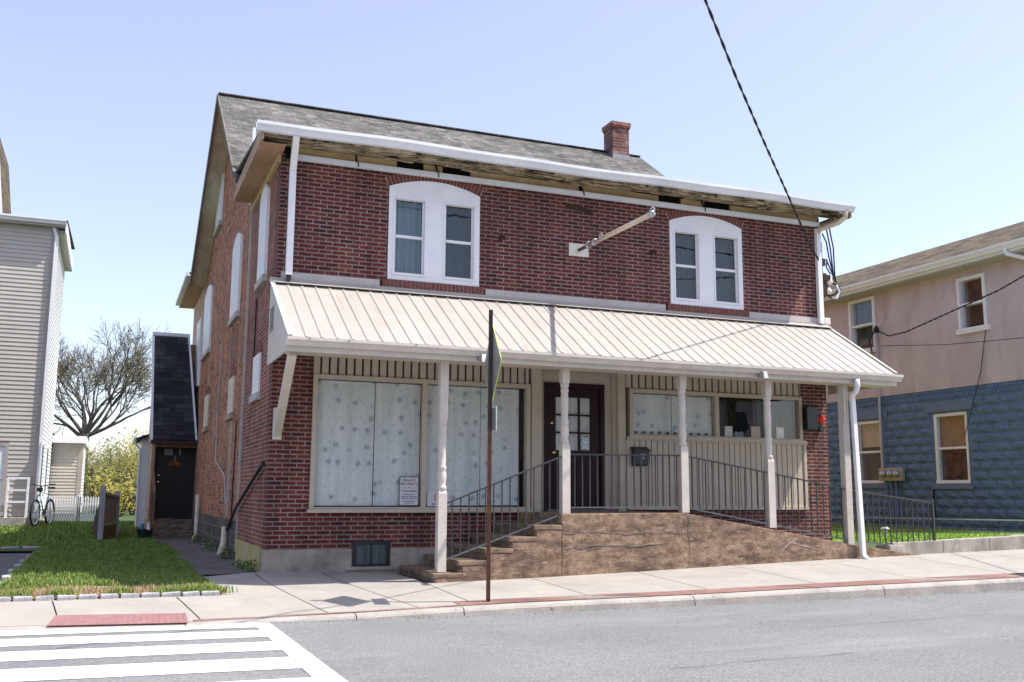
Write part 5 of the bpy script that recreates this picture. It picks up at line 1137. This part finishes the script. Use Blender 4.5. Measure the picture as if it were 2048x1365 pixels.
f1 = rh_window(*UWs[0], 'drape', False); rh_window(*UWs[1], None, False); rh_window(*LWs[0], 'card_tan', True); rh_window(*LWs[1], 'pane_backing', True)  # last window's backing carries a painted reflection of the brick wall
b = MB(); slab(b, (HX - .42, HY0 - .3, 6.06), (HX + 2.0, HY0 - .3, 7.2), (HX + 2.0, HY1 + .3, 7.2), (HX - .42, HY1 + .3, 6.06), .05); slab(b, (HX + 4.4, HY0 - .3, 6.06), (HX + 2.0, HY0 - .3, 7.2), (HX + 2.0, HY1 + .3, 7.2), (HX + 4.4, HY1 + .3, 6.06), .05); b.build('roof', 'roof_brown', RH)
b = MB(); b.box(HX - .4, HX + .0, HY0 - .25, HY1 + .2, 5.86, 5.885); b.build('soffit', 'siding', RH)
b = MB(); t2 = MB(); gutter(t2, [HY0 - .3, 3, 7, HY1 + .3], HX - .4, lambda x: 6.07, .13, .12); b.add([(p[1], p[0], p[2]) for p in t2.v], t2.f); b.box(HX - .4, HX - .38, HY0 - .25, HY1 + .2, 5.88, 6.04); b.build('roof_gutter', 'vinyl', RH)
b = MB(); b.tube([(HX - .46, HY0 + .45, 5.97), (HX - .44, HY0 + .42, 5.85), (HX - .1, HY0 + .18, 5.72), (HX - .06, HY0 + .12, 5.6), (HX - .06, HY0 + .12, .5)], .045, 8); b.build('downspout', 'vinyl', RH)
# meters and mast
ME = thing('electric_meters', 'row of three electric meters on the blue wall with a conduit mast', 'meter bank', (14.9, 4.9, 1.3))
b = MB(); b.box(14.86, 14.95, 4.52, 5.26, 1.36, 1.66); b.build('case', 'meter', ME, bevel=.01)
for y in (5.08, 4.86, 4.66): b = MB(); b.lathe((14.86, y, 1.52), [(.08, 0), (.08, -.05), (.06, -.09), (.02, -.1)], 14, (1, 0, 0)); b.build('meter', 'steel', ME, smooth=True)
b = MB(); b.tube([(14.93, 5.2, 1.66), (14.93, 5.19, 4.9)], .03, 8); b.build('mast', 'steel', ME)
b = MB()
for y in (5.1, 4.95, 4.8): b.tube([(14.93, y, 1.36), (14.93, y - .03, .5)], .025, 6)
b.build('drop_conduits', 'bluetrim', ME)
b = MB(); b.lathe((14.9, 5.15, 4.95), [(.05, -.08), (.07, 0), (.03, .08)], 8); b.tube([(14.88, 5.2, 4.9), (14.85, 5.35, 4.7), (14.88, 5.3, 4.4)], .02, 6); b.build('weatherhead', 'cable', ME)
def mkwire(pts, r, lab, n=5): b = MB(); b.tube(pts, r, n); return tag(b.build('utility_wire', 'cable'), lab, 'wire', 'wires along the stucco wall')
twisted('utility_wire', [(14.9, 5.15, 4.93), (14.75, 4.6, 4.7), (14.6, 3.9, 4.68), (14.3, 2.4, 4.83), (14.0, .8, 5.0), (13.2, -2.4, 5.5), (10, -14, 7.5)], .009, .010, .4, 'cable', 'sagging twisted wire across the pink stucco to the meter mast')['group'] = 'wires along the stucco wall'
mkwire([(14.95, 5.1, 4.55), (14.8, 3, 4.28), (14.7, .5, 4.1), (14.2, -6, 4.6)], .007, 'thin straight wire crossing the pink stucco below the twisted one')
mkwire([(14.95, 2.0, 4.50), (14.94, 2.2, 3.6), (14.9, 2.6, 2.5), (14.94, 2.72, 2.3)], .009, 'thin black cable hanging down from the upper right window')
mkwire([(14.92, 3.65, 1.16), (14.9, 3.66, .9), (14.9, 3.62, .55)], .025, 'short thick black cable at the foot of the blue wall', 8)
# lawn on the right with low wall
g = MB(); g.quad((9.2, -1.32, .29), (15, -1.32, .34), (15, 13, .30), (9.2, 13, .25)); struct(g.build('side_lawn', 'grass_bright', loc=(0, 0, .3)))
blades(15000, lambda: (lambda x, y: (x, y, .29, .8 + .5 * clump(x, y)))(random.uniform(9.2, 14.9), random.uniform(-1.25, 6)), .03, .07, 'grass_bright', 'side_grass', .006)
RWl = thing('low_wall', 'low concrete retaining wall along the sidewalk below the bright lawn', 'wall', (10.6, -1.4, .15))
for a, b_ in ((9.0, 9.95), (9.96, 10.9), (10.91, 11.72)):
    b = MB(); q = [(a, -1.47, .05), (b_, -1.47, .05), (b_, -1.3, .05), (a, -1.3, .05)]
    za_, zb_ = pw(a, [(9, .325), (11.7, .41)]), pw(b_, [(9, .325), (11.7, .41)]); b.hexa(q + [(a, -1.47, za_), (b_, -1.47, zb_), (b_, -1.3, zb_), (a, -1.3, za_)]); b.build('wall_section', 'lowwall', RWl, bevel=.012)
b = MB(); b.box(11.74, 14.5, -1.2, -1.0, .0, .40); b.build('return_wall', 'lowwall', RWl)
b = MB(); b.hexa([(8.85, -1.54, -.1), (9.2, -1.54, -.1), (9.2, -1.2, -.1), (8.85, -1.2, -.1), (8.9, -1.5, .3), (9.2, -1.48, .3), (9.2, -1.2, .3), (8.9, -1.2, .3)]); b.build('wall_end', 'lowwall', RWl, bevel=.02)
WF = thing('wire_fence', 'low black wire border fence on the bright lawn by the blue wall', 'fence', (12.5, 2, .3))
A, B = V((12.2, 4.0, .3)), V((14.2, -.3, .33))
b = MB(); b.tube([A + V((0, 0, .26)), B + V((0, 0, .26))], .012, 6); b.tube([A + V((0, 0, .03)), B + V((0, 0, .03))], .006, 5); b.build('wire_rail', 'steel', WF)
b = MB()
for i in range(46): p = A.lerp(B, i / 45); b.tube([p, p + V((0, 0, .26))], .005, 4)
b.build('wires', 'iron', WF)
SL = thing('solar_light', 'small solar path light on the lawn behind the last railing', 'garden light', (9.55, -.7, .29))
b = MB(); b.tube([(9.55, -.7, .25), (9.55, -.7, .40)], .012, 6); b.build('stake', 'iron', SL)
b = MB(); b.lathe((9.55, -.7, .40), [(.03, 0), (.04, .09)], 10); b.build('lens', 'pale_glass', SL)
b = MB(); b.lathe((9.55, -.7, .49), [(.07, 0), (.075, .02), (.03, .045)], 12); b.build('cap', 'steel', SL)

# ------------------------------------------------------------------ trees and shrubs
def leafquads(vs, fs, c, n, spread, size):
    for _ in range(n):
        p = V((c.x + random.gauss(0, spread), c.y + random.gauss(0, spread), c.z + random.gauss(0, spread * .8)))
        a = V((random.gauss(0, 1), random.gauss(0, 1), random.gauss(0, 1))).normalized(); u = a.orthogonal().normalized(); w = a.cross(u); s = size * random.uniform(.5, 1.3); k = len(vs)
        vs += [tuple(p - u * s), tuple(p + w * s * .5), tuple(p + u * s), tuple(p - w * s * .5)]; fs.append((k, k + 1, k + 2, k + 3))
def branch_tree(name, label, cat, base, height, limbs, depth, leafmat, barkmat, leafn, leafsize, seed, spread=.5, r0=.28, group=None, trunk_h=.25, lean=0, droop=.0, leafp=1):
    random.seed(seed)
    t = thing(name, label, cat, base, group); b = MB(); lv = []; lf = []
    def grow(p, d, L, r, k):
        n = 4 if k > 1 else 3; pts = [p]; rs = [r]; q = V(p); dd = V(d)
        for i in range(n):
            dd = (dd + V((random.gauss(0, .12), random.gauss(0, .12), random.gauss(.03, .08) - droop * (depth - k) * .08))).normalized(); q = q + dd * (L / n); pts.append(q.copy()); rs.append(max(.008, lerp((i + 1) / n, r, r * .58)))
        b.tube(pts, rs, 7 if k == depth else (5 if k > depth - 2 else 4), k >= depth - 1)
        if k <= 2:
            for pp in pts[1:]: leafquads(lv, lf, pp, leafn if random.random() < leafp else 0, .12 * L ** .5 if L < 1 else .14, leafsize)
        if k == 0: return
        m = random.choice((3, 4)) if k > 1 else random.choice((3, 4))
        for i in range(m):
            s = random.uniform(.45, 1) if i else 1; pp = pts[0].lerp(pts[-1], s) if False else pts[max(1, int(round(s * n)))]
            ax = V((random.gauss(0, 1), random.gauss(0, 1), random.gauss(0, 1))).normalized(); ang = random.uniform(.3, .75) if i else random.uniform(.05, .35)
            nd = Matrix.Rotation(ang, 3, dd.cross(ax).normalized()) @ dd; nd.z += .06; grow(pp, nd.normalized(), L * random.uniform(.62, .82), r * (.48 if i else .58), k - 1)
    B = V(base); th = height * trunk_h
    b.tube([B - V((0, 0, .2)), B + V((lean * .3, 0, th * .5)), B + V((lean, 0, th))], [r0 * 1.25, r0 * 1.02, r0], 9)
    for i, (dx, dy, dz, L) in enumerate(limbs): grow(B + V((lean, 0, th * random.uniform(.85, 1))), V((dx, dy, dz)).normalized(), L, r0 * .42, depth)
    b.build('trunk', barkmat, t, smooth=True)
    o = raw('crown', lv, lf, leafmat, t); return t
branch_tree('spring_tree', 'large bare branched tree with sparse yellow green spring leaves behind the houses', 'tree', (-3.15, 42, .3), 10, [(-.62, .2, .8, 1.9), (-.25, -.2, 1, 2.0), (.03, .25, 1, 2.1), (.2, -.4, 1, 1.9), (-.1, .5, .9, 1.9), (.42, -.1, .9, 2.1), (.75, .15, .55, 2.1), (.3, .5, .8, 1.9), (.85, -.3, .22, 2.0)], 5, 'leaf_spring', 'bark', 1, .04, 11, r0=.25, trunk_h=.36, droop=.1, leafp=.3)
def shrub(name, label, cat, base, h, w, mat, n, size, seed, group=None, stems=9):
    random.seed(seed); t = thing(name, label, cat, base, group); b = MB(); lv = []; lf = []; B = V(base)
    for i in range(stems):
        a = random.uniform(0, 2 * PI); tip = B + V((math.cos(a) * w * random.uniform(.3, 1), math.sin(a) * w * random.uniform(.3, 1), h * random.uniform(.65, 1)))
        mid = B.lerp(tip, .5) + V((random.gauss(0, .1) * w, random.gauss(0, .1) * w, .08 * h)); pts = [B, mid, tip]; b.tube(pts, [.04, .025, .008], 5)
        for k in range(10):
            s = random.uniform(.2, 1); p = B.lerp(mid, s * 2) if s < .5 else mid.lerp(tip, s * 2 - 1)
            q = p + V((random.gauss(0, .35) * w, random.gauss(0, .35) * w, random.uniform(-.05, .3) * h)); b.tube([p, q], [.012, .004], 4)
            leafquads(lv, lf, q, n, .11 * max(w, h * .6), size); leafquads(lv, lf, p, n // 2, .1 * w, size)
    b.build('stems', 'twig', t); raw('foliage', lv, lf, mat, t); return t
G = 'spring shrubs at the back of the yard'
shrub('shrub', 'tall yellow flowering shrub behind the gate in the gap between buildings', 'shrub', (-1.25, 31, -.3), 3.0, 1.1, 'leaf_yellow', 15, .05, 3, G)
shrub('shrub', 'olive green shrub left of the yellow one next to the picket fence', 'shrub', (-2.4, 28, -.1), 2.2, 1.2, 'leaf_olive', 20, .05, 4, G)
shrub('shrub', 'pale green loose shrub low in the gap right behind the gate', 'shrub', (-1.5, 24, -.2), 1.7, .8, 'leaf_spring', 12, .045, 5, G)
shrub('shrub', 'brownish twiggy shrub beside the white shed wall', 'shrub', (-.9, 26, -.2), 2.0, .8, 'leaf_olive', 8, .04, 6, G, 16)
shrub('shrub', 'deep green shrub far back behind the yellow one', 'shrub', (-2.2, 38, .0), 3.0, 2.0, 'leaf_olive', 26, .07, 8, G, 14)
shrub('shrub', 'spreading yellow green shrub filling the back of the gap', 'shrub', (.2, 40, .0), 3.6, 2.0, 'leaf_spring', 22, .07, 9, G, 14)
random.seed(21)
for y, s in ((.45, .1), (1.0, .07), (3.2, .12), (5.5, .16), (6.3, .12), (8.8, .14)):
    vs = []; fs = []
    for k in range(70): leafquads(vs, fs, V((-.14 + random.gauss(0, .05), y + random.gauss(0, .16), random.uniform(.0, s * 1.4) - .02)), 1, .02, .028)
    for q in range(0, len(vs), 4):
        k = len(vs); a = vs[q]; vs += [(-.14, y - .004, -.03), (-.14, y + .004, -.03)]; fs.append((k, k + 1, q))
    o = raw('weed_clump', vs, fs, 'leaf_green', loc=(-.14, y, 0)); tag(o, 'low green weed clump growing along the foot of the side wall', 'weeds', 'weeds along the side wall')

for hx0, hx1, hh, mat, lab in ((-9, 2, 6.5, 'siding_w', 'white clapboard house across the street opposite the crosswalk'), (5, 15, 6.8, 'brick_side', 'red brick house across the street opposite the ramp'), (-24, -12, 7, 'siding', 'beige house across the street beyond the driveway'), (18, 30, 6.5, 'stucco', 'pink stucco house across the street opposite the blue house')):
    t = thing('street_house', lab, 'house', ((hx0 + hx1) / 2, -30, 0), 'houses across the street'); b = MB(); b.box(hx0, hx1, -38, -30, -.3, hh); b.build('wall', mat, t)
    b = MB(); b.prism([(hx0 - .3, -29.5, hh - .1), (hx0 - .3, -34, hh + 3), (hx0 - .3, -38.5, hh - .1)], (hx1 - hx0 + .6, 0, 0)); b.build('roof', 'roof', t)
    for x in (hx0 + 1.2, (hx0 + hx1) / 2 - .5, hx1 - 2.2):
        for z in (1.0, 4.0): b = MB(); b.box(x, x + 1, -30, -29.95, z, z + 1.5); w = b.build('window', 'white', t); b = MB(); b.box(x + .08, x + .92, -29.95, -29.94, z + .08, z + 1.42); b.build('pane', 'drape', w)
fp = MB(); fp.quad((-60, -60, -.1), (60, -60, -.1), (60, -22, -.12), (-60, -22, -.12)); struct(fp.build('far_pavement', 'walk', loc=(0, 0, -.1)))

# ------------------------------------------------------------------ light, sky, camera
sd = V((1.38, -.66, 2.53)).normalized()
el = math.asin(sd.z); az = math.atan2(sd.x, sd.y)
wd = bpy.data.worlds.new('World'); S.world = wd; wd.use_nodes = True; nt = wd.node_tree
bg = nt.nodes['Background']; sk = nt.nodes.new('ShaderNodeTexSky'); sk.sky_type = 'NISHITA'; sk.sun_disc = False
sk.sun_elevation = el; sk.sun_rotation = az; sk.air_density = 1.0; sk.dust_density = 1.6; sk.ozone_density = 2.0; sk.altitude = 100
hz = nt.nodes.new('ShaderNodeMix'); hz.data_type = 'RGBA'; hz.blend_type = 'ADD'; hz.inputs[0].default_value = 1; nt.links.new(sk.outputs[0], hz.inputs[6]); hz.inputs[7].default_value = (1.12, .8, .95, 1)
nt.links.new(hz.outputs[2], bg.inputs[0]); bg.inputs[1].default_value = .13
ld = bpy.data.lights.new('sun', 'SUN'); ld.energy = 4.0; ld.angle = math.radians(.5); ld.color = (1, .955, .88)
lo = bpy.data.objects.new('sun', ld); COL.objects.link(lo); lo.rotation_euler = sd.to_track_quat('Z', 'Y').to_euler(); lo.location = sd * 30
cd = bpy.data.cameras.new('camera'); cam = bpy.data.objects.new('camera', cd); COL.objects.link(cam); S.camera = cam
cd.sensor_width = 36; cd.lens = 1987.447 / 2048 * 36; cd.clip_end = 2000; cd.clip_start = .05
yw, ptc, rl = 0.383134615, 0.151603603, -0.00625214603
fw = V((math.sin(yw) * math.cos(ptc), math.cos(yw) * math.cos(ptc), math.sin(ptc))); rt = V((math.cos(yw), -math.sin(yw), 0)); dn_ = fw.cross(rt)
c_, s_ = math.cos(rl), math.sin(rl); r2 = c_ * rt + s_ * dn_; d2 = -s_ * rt + c_ * dn_
mt = Matrix((r2, -d2, -fw)).transposed().to_4x4(); mt.translation = V((-1.94794, -13.34543, 1.03115)); cam.matrix_world = mt
S.view_settings.view_transform = 'Standard'; S.view_settings.look = 'None'; S.view_settings.exposure = .84; S.view_settings.gamma = 1
S.render.engine = 'CYCLES'; S.cycles.max_bounces = 6; S.cycles.transparent_max_bounces = 12; S.cycles.use_denoising = True
